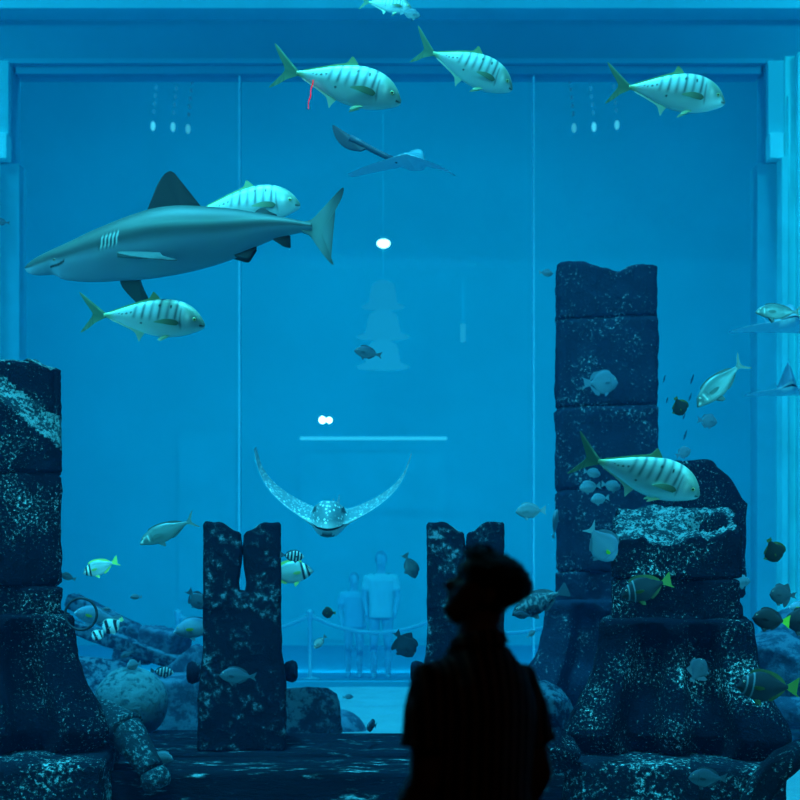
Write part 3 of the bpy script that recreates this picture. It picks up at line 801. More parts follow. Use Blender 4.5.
SPECIES['grouper'] = oval(.34, grouper, (fc((.05,.09,.11)), rays((.06,.10,.12),(.14,.2,.22),60)), tail=.16, fork=.05, wid=.09, mat='darkfish', taildepth=.12, dorsal=.05)

T = 'striped trevallies'
G = 'golden_trevally'
f = put_fish
f('trevally', G, 'striped silver fish swimming upper centre with a red light reflection under its tail', 'fish', 336, 84, 6.1, 133, 'R', -12, 8, T, 6)
f('trevally', G, 'palest striped silver fish, nose down, near the top edge', 'fish', 463, 67, 6.6, 106, 'R', -16, 18, T, 6)
f('trevally', G, 'striped silver fish alone at upper right', 'fish', 665, 93, 6.0, 124, 'R', -6, 6, T, 6)
f('trevally', G, 'striped silver fish half hidden behind the back of the shark', 'fish', 239, 208, 7.2, 122, 'R', 5, 5, T)
f('trevally', G, 'striped silver fish swimming right below the shark', 'fish', 142, 319, 6.1, 124, 'R', -4, 6, T, 6)
f('trevally', G, 'largest striped silver fish, crossing the tallest column nose down', 'fish', 636, 474, 6.0, 138, 'R', -17, 8, T, 16)
f('trevally', G, 'small striped fish cut by the top edge of the picture', 'fish', 385, 5, 9.0, 54, 'R', -4, 10, T)
f('palefish', 'pale_reef_fish', 'small pale oval fish at the top edge beside a cut-off striped fish', 'fish', 410, 14, 8.6, 21, 'R', 0, 20)
U_ = 'slender grey unicornfish'
f('unicornfish', 'unicornfish', 'slender grey fish diving steeply left at right of the tallest column', 'fish', 721, 383, 6.6, 70, 'L', -43, 8, U_)
f('unicornfish', 'unicornfish', 'slender grey fish nose down between left column and forked pillar', 'fish', 168, 531, 7.4, 60, 'L', -25, 10, U_)
f('unicornfish', 'unicornfish', 'slender grey fish passing over the pale ray at right edge', 'fish', 779, 312, 6.6, 50, 'L', -2, 10, U_)
f('greyfish', 'grey_reef_fish', 'small dark oval fish alone in open water above the pair of spot lamps', 'fish', 368, 353, 9, 28, 'L', 8, 10)
f('barred_bream', 'barred_bream', 'pale fish with two black face bars near the left column', 'fish', 101, 567, 8, 36, 'L', -22, 12)
f('barred_bream', 'barred_bream', 'pale fish with black face bars half behind the free-standing forked pillar', 'fish', 287, 573, 9.4, 52, 'R', 4, 10)
f('sergeant', 'sergeant_fish', 'dark banded fish just above the bar-faced pale fish by the forked pillar', 'fish', 292, 556, 8.1, 24, 'R', -6, 15)
f('sergeant', 'sergeant_fish', 'tiny black and white banded fish in front of the sagging rope', 'fish', 320, 642, 8.2, 17, 'L', -48, 15)
f('sergeant', 'sergeant_fish', 'faint banded fish low behind the round stone ball', 'fish', 162, 672, 10.2, 22, 'R', -8, 20)
f('bannerfish', 'bannerfish', 'black and white banded disc-shaped fish above the fallen beams', 'fish', 113, 625, 9.0, 23, 'L', -35, 15)
f('bannerfish', 'bannerfish', 'smaller banded disc-shaped fish left of the other one', 'fish', 99, 634, 9.2, 15, 'L', -45, 25)
f('parrotfish', 'parrotfish', 'large hazy blue fish over the fallen beams at left', 'fish', 97, 616, 10.6, 42, 'L', 10, 20)
f('parrotfish', 'parrotfish', 'pale blue fish with yellow side fin coming from behind the forked pillar', 'fish', 199, 627, 9.6, 50, 'L', -12, 10)
f('moonfish', 'small_grey_fish', 'small grey fish with raised tail beside the forked pillar edge', 'fish', 196, 599, 9.5, 26, 'R', -50, 10)
f('palefish', 'pale_reef_fish', 'tiny yellowish fish in open water above the fallen beams', 'fish', 136, 597, 9.5, 11, 'L', 0, 20)
f('palefish', 'pale_reef_fish', 'tiny fish hovering just above the larger hazy blue fish', 'fish', 106, 609, 9.5, 8, 'R', 0, 20)
f('palefish', 'pale_reef_fish', 'small pale fish peeping past the edge of the left column', 'fish', 68, 577, 8.4, 15, 'L', 20, 20)
f('greyfish', 'grey_reef_fish', 'dark little fish over the wreckage above the stone ball', 'fish', 127, 654, 9.6, 13, 'L', -25, 30)
f('palefish', 'pale_reef_fish', 'small fish seen head-on above the top of the stone ball', 'fish', 134, 665, 8.7, 9, 'L', -8, 68)
f('palefish', 'pale_reef_fish', 'pale fish diving beside the man\'s forked pillar', 'fish', 410, 566, 9, 27, 'R', -66, 25)
f('angelfish', 'angelfish', 'dark tall-finned fish nose down left of the man\'s pillar', 'fish', 404, 644, 8.2, 32, 'R', -58, 20)
f('dark_butterfly', 'butterflyfish', 'small round dark fish with yellowish rim between the forked pillars', 'fish', 329, 613, 8.6, 14, 'L', 0, 15)
f('greyfish', 'grey_reef_fish', 'dark fish seen head-on hovering over the ledge', 'fish', 372, 726, 8.6, 9, 'L', 15, 72)
f('palefish', 'pale_reef_fish', 'tiny sunlit fish over the bright sand', 'fish', 348, 697, 11, 11, 'R', 0, 10)
f('palefish', 'pale_reef_fish', 'hazy pale fish above the man\'s head to the right', 'fish', 531, 511, 8.6, 32, 'L', -4, 15)
f('palefish', 'pale_reef_fish', 'tiny light fish left of the top of the tallest column', 'fish', 546, 273, 11, 15, 'R', 0, 20)
f('grouper', 'mottled_grouper', 'mottled fish emerging behind the man\'s head, in front of column foot', 'fish', 540, 602, 9.2, 62, 'L', -24, 12)
f('greyfish', 'grey_reef_fish', 'plain dark fish just below the mottled fish beside the man\'s head', 'fish', 523, 615, 8.6, 19, 'L', 4, 10)
f('palefish', 'pale_reef_fish', 'tiny pale fish between man\'s neck and the column foot', 'fish', 531, 634, 9, 11, 'R', 38, 20)
f('palefish', 'pale_reef_fish', 'pale narrow fish seen upright against the tallest column edge', 'fish', 555, 524, 9.9, 30, 'R', 82, 10, None, 62)
f('moonfish', 'moonfish', 'translucent grey fish crossing the third block of tallest column', 'fish', 600, 383, 9.4, 38, 'R', 2, 10)
for i, (px, py, l, lab) in enumerate(((592,473,19,'uppermost'),(590,487,24,'left'),(611,486,22,'right'),(600,499,21,'lowest'),(640,486,18,'farthest right'),)):
    f('palefish', 'pale_reef_fish', 'faint pale fish on the tallest column, %s of its cluster' % lab, 'fish', px, py, 9.8, l, 'L' if i % 2 else 'R', -10, 25, 'faint pale fish by the tallest column')
f('dark_butterfly', 'butterflyfish', 'black round fish beside the tallest column near the diving grey fish', 'fish', 679, 406, 7, 20, 'R', -60, 25)
f('moonfish', 'moonfish', 'small silhouetted fish just right of the black round fish', 'fish', 707, 421, 9, 22, 'R', -6, 10)
f('moonfish', 'moonfish', 'small silhouetted fish below, near the shoulder of the big striped fish', 'fish', 683, 453, 9, 18, 'R', 24, 10)
sm_sil = ((692,379,14,'top of the loose shoal, under the diving fish\'s tail'),(690,397,12,'right beside the black round fish'),(685,435,14,'between the black round fish and striped fish'),(664,379,10,'against open water by the column top edge'),(667,400,9,'tiny one left of the black round fish'),(684,416,10,'touching the lower edge of the black round fish'))
for px, py, l, lab in sm_sil:
    f('moonfish', 'moonfish', 'thin faint fish seen nearly end-on, %s' % lab, 'fish', px, py, 10.5, l*.36, 'R', -20, 74, 'faint end-on fish of the loose shoal')
f('yellowfin_fish', 'yellow_finned_fish', 'blue-grey fish with bright yellow side fin, left of the hollow block', 'fish', 601, 543, 7.0, 46, 'R', -48, 35)
f('dark_bream', 'dark_bream', 'dark fish with pale face bars and yellow tail on the short column', 'fish', 647, 588, 6.5, 55, 'L', -18, 10)
f('palefish', 'pale_reef_fish', 'pale fish poking out right of the short hollow column', 'fish', 738, 582, 8.9, 27, 'R', 2, 15)
f('dark_butterfly', 'butterflyfish', 'round dark yellow-rimmed fish in open water near the right edge', 'fish', 773, 550, 6.2, 27, 'R', -62, 20)
f('angelfish', 'dark_reef_fish', 'small dark fish just above the black yellow-tailed fish', 'fish', 783, 595, 6.3, 30, 'L', 2, 15)
f('dark_yellowtail', 'yellowtail_fish', 'black fish with bright yellow tail beside the flared foot', 'fish', 771, 620, 6.2, 40, 'L', 6, 8, 'black yellow-tailed fish')
f('dark_yellowtail', 'yellowtail_fish', 'black yellow-tailed fish cut by the right edge of the picture', 'fish', 806, 622, 6.5, 46, 'L', 4, 8, 'black yellow-tailed fish')
f('parrotfish', 'parrotfish', 'small blue-white fish at right edge between the two dark fish', 'fish', 801, 607, 7.4, 26, 'L', -2, 10)
f('dark_bream', 'dark_bream', 'large dark fish with pale face bars beside the column foot at right', 'fish', 768, 687, 6.2, 66, 'L', 2, 8)
f('angelfish', 'dim_reef_fish', 'dim blue fish swimming up in front of the flared column foot', 'fish', 698, 671, 6.7, 28, 'R', 52, 25)
f('greyfish', 'dim_reef_fish', 'dim fish in front of the face of the right slab', 'fish', 708, 778, 6.2, 42, 'L', 4, 15)
f('palefish', 'pale_reef_fish', 'pale fish resting low on the ledge by the broken stone pipe', 'fish', 160, 757, 7.9, 26, 'R', -14, 15)
f('greyfish', 'grey_reef_fish', 'dull fish passing in front of the free-standing forked pillar', 'fish', 238, 676, 7.9, 36, 'L', 4, 15)
f('greyfish', 'grey_reef_fish', 'small dark fish cut by the left edge beside the window jamb', 'fish', 1, 222, 11, 16, 'L', 0, 20)

# --- the shark
def sk(x): return (x-58)/702
TP = [(58,296),(64,288),(80,276),(100,265),(130,250),(160,235),(200,214),(230,200),(265,184),(300,170),(340,157),(385,150),(430,149),(480,151),(520,154),(560,160),(600,166),(640,173),(672,180),(690,184)]
BT = [(58,299),(62,305),(75,311),(100,311),(120,310),(140,319),(180,323),(225,322),(270,318),(310,315),(350,309),(400,299),(440,289),(480,277),(520,262),(560,240),(600,222),(640,210),(670,204),(690,202)]
def kz(z): return (235-z)/702
SPECIES['shark'] = dict(Lb=sk(690), mat=M['sharkskin'], NU=220, NV=72, sq=1.0, bend=.10,
    top=[(sk(a), kz(b)) for a, b in TP], bot=[(sk(a), kz(b)) for a, b in BT],
    wid=[(0,.006),(.012,.016),(.04,.032),(.10,.052),(.18,.068),(.28,.080),(.40,.084),(.52,.078),(.64,.058),(.76,.036),(.86,.018),(.90,.014)],
    eye=(sk(128), kz(286), .0045), iris=(.3,.3,.25))
def col_shark(u, v, s):
    x = u*702+58
    back = (.030,.058,.058); belly = (.18,.30,.38); band = (.012,.028,.04)
    z = v
    c = mixc(belly, back, sm(-.25,.15,v))
    # dark line from the snout past the eye and along the flank
    zl = -.05+.25*sm(.0,.2,u)-.15*sm(.2,.5,u)
    k = math.exp(-((v-zl)/.22)**2)*(.55+.40*sm(.24,.08,u))
    c = mixc(c, band, k)
    # paler wedge on the flank
    c = mixc(c, (.15,.24,.23), math.exp(-((v-.42-.1*math.sin(u*9))/.10)**2)*sm(.25,.45,u)*sm(.9,.7,u)*.5)
    # gill slits
    if 220 < x < 268:
        for i in range(5):
            gx = 228+i*8.2; zz = -.02+.33
            d = abs(x-gx-3*math.sin((v-.1)*2.6))
            k = sm(3.0,1.2,d)*sm(.30,.20,abs(v-.17))
            c = mixc(c, (.02,.04,.05), k)
            c = mixc(c, (.45,.60,.58), sm(2.2,1.0,abs(x-gx-4-3*math.sin((v-.1)*2.6)))*sm(.28,.18,abs(v-.17))*.6)
    # mouth
    if 118 < x < 150:
        zm = -.62+.40*((x-118)/32)
        c = mixc(c, (.02,.03,.04), sm(.10,.04,abs(v-zm)))
    return c
def shark_relief(u, sa, ca):
    x = u*702+58; r = 0
    if 222 < x < 268:
        for i in range(5):
            r -= .020*math.exp(-((x-(228+i*8.2)-3*math.sin((sa-.1)*2.6))/2.2)**2)*sm(.32,.2,abs(sa-.17))
    return r
SPECIES['shark']['col'] = col_shark; SPECIES['shark']['relief'] = shark_relief
def q(l): return [(sk(a), kz(b)) for a, b in l]
SG = (.07,.11,.12); SD = (.004,.008,.012); SL = (.36,.48,.46)
SPECIES['shark']['fins'] = [
    ('tail_fin', q([(668,182),(690,176),(715,150),(742,120),(761,103),(758,125),(737,165),(715,198),(714,210),(728,245),(739,277),(722,262),(700,232),(686,212),(668,203)]), lambda d, x, z: mixc((.15,.25,.25), (.015,.03,.04), sm(.45,1.0,d)), dict(t0=.02, label='upright crescent tail fin')),
    ('dorsal_fin', q([(322,168),(332,140),(345,105),(360,80),(374,71),(388,80),(397,105),(405,128),(420,140),(442,149),(400,165)]), lambda d, x, z: mixc((.007,.014,.020), SD, sm(.3,1,d)), dict(t0=.02, label='dark triangular back fin')),
    ('second_dorsal_fin', q([(560,163),(572,152),(584,150),(592,157),(612,165),(588,170)]), fc(SG, SD), dict(t0=.01)),
    ('anal_fin', q([(600,218),(612,226),(628,236),(643,237),(636,224),(642,212),(620,210)]), fc(SG, SD), dict(t0=.01)),
    ('pelvic_fin', q([(508,258),(524,262),(548,266),(558,250),(566,238),(540,235)]), fc(SG, SD), dict(side=(14,(sk(530),kz(250))), t0=.012, off=.35)),
]
sh = put_fish('shark', 'shark', 'grey shark with tall dark back fin cruising left above a striped fish', 'shark', 186, 245, 6.4, 311, 'L', 0, 6)
ss = 1.0
def shark_fin(nm, pts, mt, col, lab=None, t0=.02, bend=0):
    me = fin_mesh('shark_'+nm, pts, col, t0=t0, mtx=mt, bend=bend); o = link(nm, me, None, sh)
    if lab: o['label'] = lab
# shark local: nose at +x .5; facing left means its left flank (local +y turned) faces us: local +y is the picture side
u0 = sk(258); x0 = .5-u0
pect = [(0,.0),(-.010,-.04),(-.06,-.11),(-.115,-.165),(-.135,-.178),(-.140,-.15),(-.115,-.09),(-.095,-.04),(-.085,0)]
cpe = lambda d, x, z: mixc((.05,.085,.09), SD, sm(.70,.85,d))
# near fin points toward the glass, nearly edge-on
shark_fin('pectoral_fin', pect, Matrix.Translation((x0-.01, .062, kz(272))) @ Matrix.Rotation(R(70), 4, 'X') @ Matrix.Rotation(R(-10), 4, 'Y') @ Matrix.Diagonal((1.6,1,.85,1)), cpe)
# far fin hangs below the belly
shark_fin('pectoral_fin', [(a*.75,b*.62) for a, b in pect], Matrix.Translation((x0-.005, -.03, kz(312))) @ Matrix.Rotation(R(-22), 4, 'X'), cpe, 'lower side fin with black tip')

# reflection of a red light, made as a glowing strip under the first trevally
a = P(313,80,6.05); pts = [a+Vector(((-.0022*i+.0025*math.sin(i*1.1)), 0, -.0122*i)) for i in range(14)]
tag(MB().tube(pts, [.0032]*10+[.002]*4, 8).build('red_light_reflection', emit('red_glow', (1,.02,.05), .75), None, True), 'thin glowing reflection of a red light below an upper striped fish', 'reflection')

# --- rays
def ray_material():
    m, nt, b = new_mat('spotted_ray_skin'); N = nt.nodes; L = nt.links
    at = N.new('ShaderNodeAttribute'); at.attribute_name = 'Col'
    tc = N.new('ShaderNodeTexCoord'); vo = N.new('ShaderNodeTexVoronoi'); vo.inputs['Scale'].default_value = 44; vo.inputs['Randomness'].default_value = .8
    L.new(tc.outputs['Object'], vo.inputs['Vector'])
    rp = N.new('ShaderNodeValToRGB'); rp.color_ramp.elements[0].position = .22; rp.color_ramp.elements[0].color = (1,1,1,1); rp.color_ramp.elements[1].position = .34; rp.color_ramp.elements[1].color = (0,0,0,1)
    L.new(vo.outputs['Distance'], rp.inputs['Fac'])
    mu = N.new('ShaderNodeMath'); mu.operation = 'MULTIPLY'; L.new(rp.outputs['Color'], mu.inputs[0]); L.new(at.outputs['Alpha'], mu.inputs[1])
    mx = N.new('ShaderNodeMix'); mx.data_type = 'RGBA'; L.new(mu.outputs[0], mx.inputs[0]); L.new(at.outputs['Color'], mx.inputs[6]); mx.inputs[7].default_value = (.85,.95,.92,1)
    L.new(mx.outputs[2], b.inputs['Base Color']); b.inputs['Roughness'].default_value = .5; b.inputs['Specular IOR Level'].default_value = .4
    return m
M['ray'] = ray_material()
def ray_body(name, lift, back=(.11,.21,.23), belly=(.66,.76,.74), spots=1.0, hump=0, span=.5, headup=0.0, asym=0.0, chord=.30):
    """diamond disc: x across (span each side), nose toward -y; lift(s) = height of the wing at |s| (signed s)"""
    NS, NC = 160, 30
    vs, fs, cols = [], [], []
    for i in range(NS+1):
        s = -1+2*i/NS; a = abs(s)
        c0 = -.16*max(0,1-a*1.0)**.8-.02+.20*a**1.6-.03                 # leading edge
        c1 = chord*(1-a)**.9*.8+.02+.22*a**1.3+.015                      # trailing edge
        if a < .17: c0 -= .085*(1-(a/.17)**2)**.7                        # snout
        th = .062*math.exp(-(a/.21)**3)+.014*(1-a)+.002
        head = math.exp(-(a/.17)**4); hp_ = hump*max(0, 1-a/.22)
        for side in (1, -1):
            for j in range(NC+1):
                v = j/NC; y = c0+(c1-c0)*v
                prof = (math.sin(math.pi*min(1, v**.62)))**.75 if 0 < v < 1 else 0
                hb = head*.065*math.exp(-((v-.22)/.16)**2) if side > 0 else -head*.012*math.exp(-((v-.2)/.2)**2)
                eye = 0
                if side > 0: eye = spots*.014*math.exp(-((a-.165)/.025)**2-((v-.20)/.06)**2)+hp_*math.exp(-((v-.4)/.25)**2)
                z = lift(s)+side*th*prof*(1 if side > 0 else .75)+hb+eye
                x = span*(s if a < .7 else math.copysign(.7+(a-.7)*.75, s))
                vs.append((x, y*2*span, z*2*span*1.0 if False else z))
                al = 0
                if side > 0:
                    c = back; al = spots
                else: c = belly
                if v < .03: c = mixc(c, (.85,.92,.9), .5)
                if spots and side < 0 and math.hypot(a/.085, (v-.09)/.08) < 1: c = (.03,.05,.06); al = 0
                if spots and side > 0 and math.hypot((a-.165)/.024, (v-.16)/.05) < 1: c = (.01,.015,.02); al = 0
                if spots and side < 0 and math.hypot((a-.17)/.03, (v-.22)/.06) < 1: c = (.02,.03,.04); al = 0
                if side > 0 and a > .9: al *= .8
                cols.append((c[0], c[1], c[2], al))
    W = NC+1
    for i in range(NS):
        for k in (0, 1):
            b0 = (i*2+k)*W; b1 = ((i+1)*2+k)*W
            for j in range(NC):
                q_ = (b0+j, b0+j+1, b1+j+1, b1+j)
                fs.append(q_ if k == 0 else q_[::-1])
    me = mesh(name, vs, fs)
    ca = me.color_attributes.new('Col', 'FLOAT_COLOR', 'POINT'); ca.data.foreach_set('color', [x for c in cols for x in c])
    bm = bmesh.new(); bm.from_mesh(me); bmesh.ops.remove_doubles(bm, verts=bm.verts, dist=.0004); bmesh.ops.recalc_face_normals(bm, faces=bm.faces); bm.to_mesh(me); bm.free()
    me.materials.append(M['ray']); return me
def ray(name, label, loc, rot, scale, lift, tail=.9, drop=-.10, **kw):
    t = thing(name, label, 'ray', tuple(loc), 'eagle rays')
    t.rotation_mode = 'QUATERNION'; t.rotation_quaternion = rot.to_quaternion(); t.scale = (scale,)*3
    link('body', ray_body(name+'_body', lift, **kw), None, t)
    pts = [Vector((.01*math.sin(i*.3), .24+tail*i/14, lift(0)+drop*i/14)) for i in range(15)]
    mb = MB().tube(pts, [.016*(1-i/15)+.002 for i in range(15)], 10); me = mesh('ray_tail', mb.v, mb.f); fixn(me); set_cols(me, [kw.get('back', (.10,.16,.18))]*len(mb.v)); me.materials.append(M['fin']); link('tail', me, None, t)
    fd = fin_mesh('ray_dorsal', [(.25,0),(.28,.04),(.33,.045),(.32,.01),(.33,0)], fc((.1,.16,.18)), mtx=Matrix.Translation((0,0,lift(0)+.01)) @ Matrix.Rotation(R(90),4,'Z')); link('dorsal_fin', fd, None, t)
    return t
def wingU(s):
    a = abs(s); x = a if a < .7 else .7+(a-.7)*.75
    return .46*smooth_tab([(0,.0),(.17,.01),(.37,.09),(.62,.23),(.82,.40),(.93,.575),(1,.80)], x/.925)
# seen from the front, wings raised in a wide U, nose dipped toward us
ray('spotted_eagle_ray', 'white-spotted ray facing the glass with both wings curved up', P(330,519,9.6), Matrix.Rotation(R(15),3,'X') @ Matrix.Rotation(R(2),3,'Y'), 1.50, wingU, tail=1.0)
GP = (.24,.36,.40)
def wingA(s): return (.46*max(0, s)**1.1 if s > 0 else .02*s)+.01
ray('eagle_ray', 'hazy ray at right edge with spread pale wings, below a grey fish', P(783,325,12.2), Matrix.Rotation(R(4),3,'Z') @ Matrix.Rotation(R(-3),3,'X'), 1.12, lambda s: -.02*abs(s), tail=.25, drop=.22, spots=0, hump=.03, back=(.16,.30,.36), belly=(.85,.95,.95))
ray('eagle_ray', 'second hazy ray at right edge with a sharp hump between pale wings', P(786,391,12.8), Matrix.Rotation(R(-4),3,'Z') @ Matrix.Rotation(R(-3),3,'X'), .92, lambda s: -.01*abs(s), tail=.25, drop=.22, spots=0, hump=.24, back=(.10,.20,.26), belly=(.75,.88,.9))
# ray rising away from us with a dark paddle-ended tail
t = thing('guitar_ray', 'dim ray gliding away under the top fishes with raised dark tail paddle', 'ray', tuple(P(405,165,9.0)))
RW = Matrix.Rotation(R(-12),4,'Y') @ Matrix.Rotation(R(170),4,'Z') @ Matrix.Rotation(R(0),4,'X')
def w2(s): return -.10*abs(s)**1.4+(.03*s)
bm_ = ray_body('guitar_ray_body', lambda s: -.22*abs(s)**1.2+.02, chord=.14, back=(.07,.22,.28), belly=(.40,.66,.80), spots=0, span=.52)
bm_.transform(Matrix.Rotation(R(4),4,'Y') @ Matrix.Rotation(R(9),4,'X') @ Matrix.Rotation(R(162),4,'Z')); 
o = link('body', bm_, None, t); o.scale = (.92,.92,.80); o.location = P(410,160,9.0)-P(405,165,9.0)
pts = [P(a,b,9.0-.0)-t.location for a, b in ((398,161),(385,156),(375,151),(362,144),(350,138))]
mb = MB().tube(pts, [.022,.024,.024,.026,.03], 12); me = mesh('guitar_ray_tail', mb.v, mb.f); fixn(me); set_cols(me, [(.03,.06,.09)]*len(mb.v)); me.materials.append(M['fin']); link('tail', me, None, t)
pad = [P(a,b,9.0)-t.location for a, b in ((368,148),(358,140),(345,132),(333,125),(334,134),(340,144),(350,150),(361,151))]
me = fin_mesh('guitar_ray_paddle', [(p.x,p.z) for p in pad], fc((.015,.03,.05)), t0=.03); link('tail_fin', me, None, t)

# ================================================================== THE MAN AT THE GLASS
def remesh_join(name, mb, mat, parent, voxel, smooth=3, sub=None):
    me = mesh(name+'_raw', mb.v, mb.f); fixn(me)
    o = bpy.data.objects.new(name, me); C.objects.link(o)
    r = o.modifiers.new('r', 'REMESH'); r.mode = 'VOXEL'; r.voxel_size = voxel; r.use_smooth_shade = True
    if smooth:
        s_ = o.modifiers.new('s', 'SMOOTH'); s_.iterations = smooth; s_.factor = .5
    bpy.context.view_layer.update()
    dg = bpy.context.evaluated_depsgraph_get()
    m2 = bpy.data.meshes.new_from_object(o.evaluated_get(dg)); m2.name = name
    bpy.data.objects.remove(o); bpy.data.meshes.remove(me)
    m2.polygons.foreach_set('use_smooth', [True]*len(m2.polygons))
    m2.materials.clear(); m2.materials.append(mat)
    o = bpy.data.objects.new(name, m2); C.objects.link(o); o.parent = parent
    return o
def ell(c, rx, ry, n=32, p=2.4, rot=0):
    out = []
    for k in range(n):
        a = 2*math.pi*k/n; ca, sa = math.cos(a), math.sin(a)
        x = rx*math.copysign(abs(ca)**(2/p), ca); y = ry*math.copysign(abs(sa)**(2/p), sa)
        out.append((c[0]+x*math.cos(rot)-y*math.sin(rot), c[1]+x*math.sin(rot)+y*math.cos(rot), c[2]))
    return out
# head in its own frame: face toward -x, z up from the chin
HF = [(-.012,.045),(0,.066),(.010,.078),(.024,.078),(.034,.074),(.042,.082),(.049,.079),(.055,.083),(.064,.079),(.085,.080),(.108,.075),(.122,.083),(.135,.087),(.155,.085),(.175,.076),(.195,.058),(.212,.034),(.222,.008)]
HB = [(-.012,.02),(0,.015),(.015,-.005),(.03,-.030),(.045,-.046),(.06,-.058),(.08,-.068),(.105,-.086),(.13,-.102),(.155,-.110),(.175,-.107),(.195,-.091),(.212,-.060),(.222,-.012)]
HW = [(-.012,.012),(0,.024),(.015,.036),(.03,.046),(.05,.056),(.075,.064),(.10,.070),(.13,.0745),(.155,.073),(.175,.067),(.195,.054),(.212,.032),(.222,.006)]
HN = [(.050,0),(.058,.004),(.064,.016),(.072,.026),(.080,.024),(.092,.016),(.105,.009),(.118,.004),(.13,0)]
def head_pt(h, a, off=0.0):
    f_, b_, w = smooth_tab(HF,h), smooth_tab(HB,h), smooth_tab(HW,h)
    cx = (b_+(-f_))/2 if False else (-f_-b_)/2
    rx = (f_-b_)/2; cx = -(f_+b_)/2
    ca, sa = math.cos(a), math.sin(a)            # a = 0 at the face
    x = cx-(rx+off)*math.copysign(abs(ca)**.92, ca); y = (w+off)*math.copysign(abs(sa)**.92, sa)
    d = a if a < math.pi else a-2*math.pi
    x -= smooth_tab(HN,h)*math.exp(-(d/.16)**2)
    # eye sockets, brow
    x += .010*math.exp(-((abs(d)-.42)/.16)**2-((h-.108)/.012)**2)
    x += .004*math.exp(-(d/.5)**2-((h-.0485)/.0025)**2)
    return Vector((x, y, h if h < .12 else .12+(h-.12)*.84))
def head_rings(mb, tf, off=0.0):
    rs = []
    for i in range(64):
        h = -.012+.234*i/63
        rs.append([tf(head_pt(h, 2*math.pi*k/64, off)) for k in range(64)])
    mb.rings(rs)
HEADTILT = R(-25)     # face raised
man = thing('person', 'man seen from behind in striped short-sleeved shirt, looking up at the tank', 'person', (.198, 3.0, 0))
man.rotation_euler = (0,0,R(45))
# body frame: faces +y. the head is turned so that in the room it looks along -x
yawh = R(-45)+R(2)
hp = Vector((.005,.010,1.517))     # chin-level pivot on the neck axis
Hm = Matrix.Translation(hp) @ Matrix.Rotation(yawh, 4, 'Z') @ Matrix.Rotation(-HEADTILT, 4, 'Y') @ Matrix.Translation((-.017,0,.008))
tfh = lambda p: tuple(Hm @ p)
skin = plain('skin', (.12,.065,.045), .6, var=.1, scale=20)
hairm = plain('dark_hair', (.010,.008,.007), .6, var=.3, scale=60, bump=.8, bscale=160)
body = MB(); head_rings(body, tfh)
for sg in (-1, 1):   # ears
    for c_, r_ in (((.018,sg*.074,.098),(.018,.010,.031)), ((.012,sg*.074,.075),(.010,.008,.012))):
        e = MB().ball((0,0,0), r_, 14, 10); body_v0 = len(body.v)
        body.v += [tfh(Vector(v)+Vector(c_)) for v in e.v]; body.f += [tuple(i+body_v0 for i in fc_) for fc_ in e.f]
nk = Hm @ Vector((.040,0,.03))
body.tube([(0,-.030,1.36),(0,-.028,1.42),(.0,-.018,1.47),(nk.x*.6,nk.y*.5,1.525),(nk.x,nk.y,1.58)], [.10,.075,.060,.058,.055], 24)
# trunk
rows = [(.80,.15,.105,0),(.88,.168,.115,0),(.96,.160,.110,0),(1.04,.142,.098,.0),(1.12,.148,.10,0),(1.22,.163,.108,0),(1.32,.172,.108,-.005),(1.38,.165,.098,-.012),(1.425,.125,.078,-.020),(1.45,.080,.062,-.025)]
body.rings([ell((0,y,z), rx, ry) for z, rx, ry, y in rows])
hands = []
def limb(pts, rad, seg=20): body.tube(pts, rad, seg)
sh_ = {-1: (-.166,-.012,1.392), 1: (.170,-.012,1.368)}
el_ = {-1: (-.200,-.010,1.135), 1: (.214,-.060,1.105)}
wr_ = {-1: (-.222,.130,.900), 1: (.225,.095,.890)}
for sg in (-1, 1):
    s0, e0, w0 = Vector(sh_[sg]), Vector(el_[sg]), Vector(wr_[sg])
    pts = [s0-(e0-s0)*.08, s0, s0.lerp(e0,.35), s0.lerp(e0,.7), e0, e0.lerp(w0,.25), e0.lerp(w0,.6), w0]
    limb(pts, [.052,.060,.053,.046,.041,.043,.034,.025])
    # hand: palm, four fingers, thumb
    d = (w0-e0).normalized(); d = (d+Vector((0,0,-.5))).normalized()
    fw = Vector((-sg*.25,1,.15)); fw = (fw-d*fw.dot(d)).normalized(); inn = d.cross(fw).normalized()
    if inn.x*sg > 0: inn = -inn          # palm side, toward the thigh
    rs = []
    for q_, (l, a_, b_) in enumerate(((-.01,.024,.019),(.02,.033,.017),(.05,.041,.016),(.08,.042,.014),(.092,.038,.011))):
        c = w0+d*l
        rs.append([c+fw*a_*math.cos(g)+inn*b_*math.sin(g) for g in (2*math.pi*k/18 for k in range(18))])
    body.rings(rs)
    for i, (off, ln) in enumerate(((.029,.072),(.010,.080),(-.010,.074),(-.028,.058))):
        b0 = w0+d*.082+fw*off
        p1 = b0+d*ln*.45+inn*.004; p2 = p1+d*ln*.30+inn*ln*.16; p3 = p2+d*ln*.18+inn*ln*.20
        body.tube([b0-d*.02, b0, p1, p2, p3], [.0095,.0095,.0088,.0080,.0065], 12)
    tb = w0+d*.022+fw*.022
    body.tube([tb, tb+d*.028+fw*.020+inn*.006, tb+d*.055+fw*.028+inn*.012, tb+d*.078+fw*.024+inn*.018], [.013,.012,.0105,.008], 12)
hip = {-1: -.088, 1: .088}
for sg in (-1, 1):
    x = hip[sg]
    limb([(x,0,.90),(x*1.05,.005,.70),(x*1.1,.012,.50),(x*1.12,-.005,.34),(x*1.15,-.02,.10)], [.092,.078,.055,.054,.037], 22)
    body.tube([(x*1.15,-.05,.045),(x*1.15,.02,.055),(x*1.2,.10,.035),(x*1.22,.165,.025)], [.035,.042,.036,.022], 16)
bo = remesh_join('body', body, skin, man, .0055, 2)
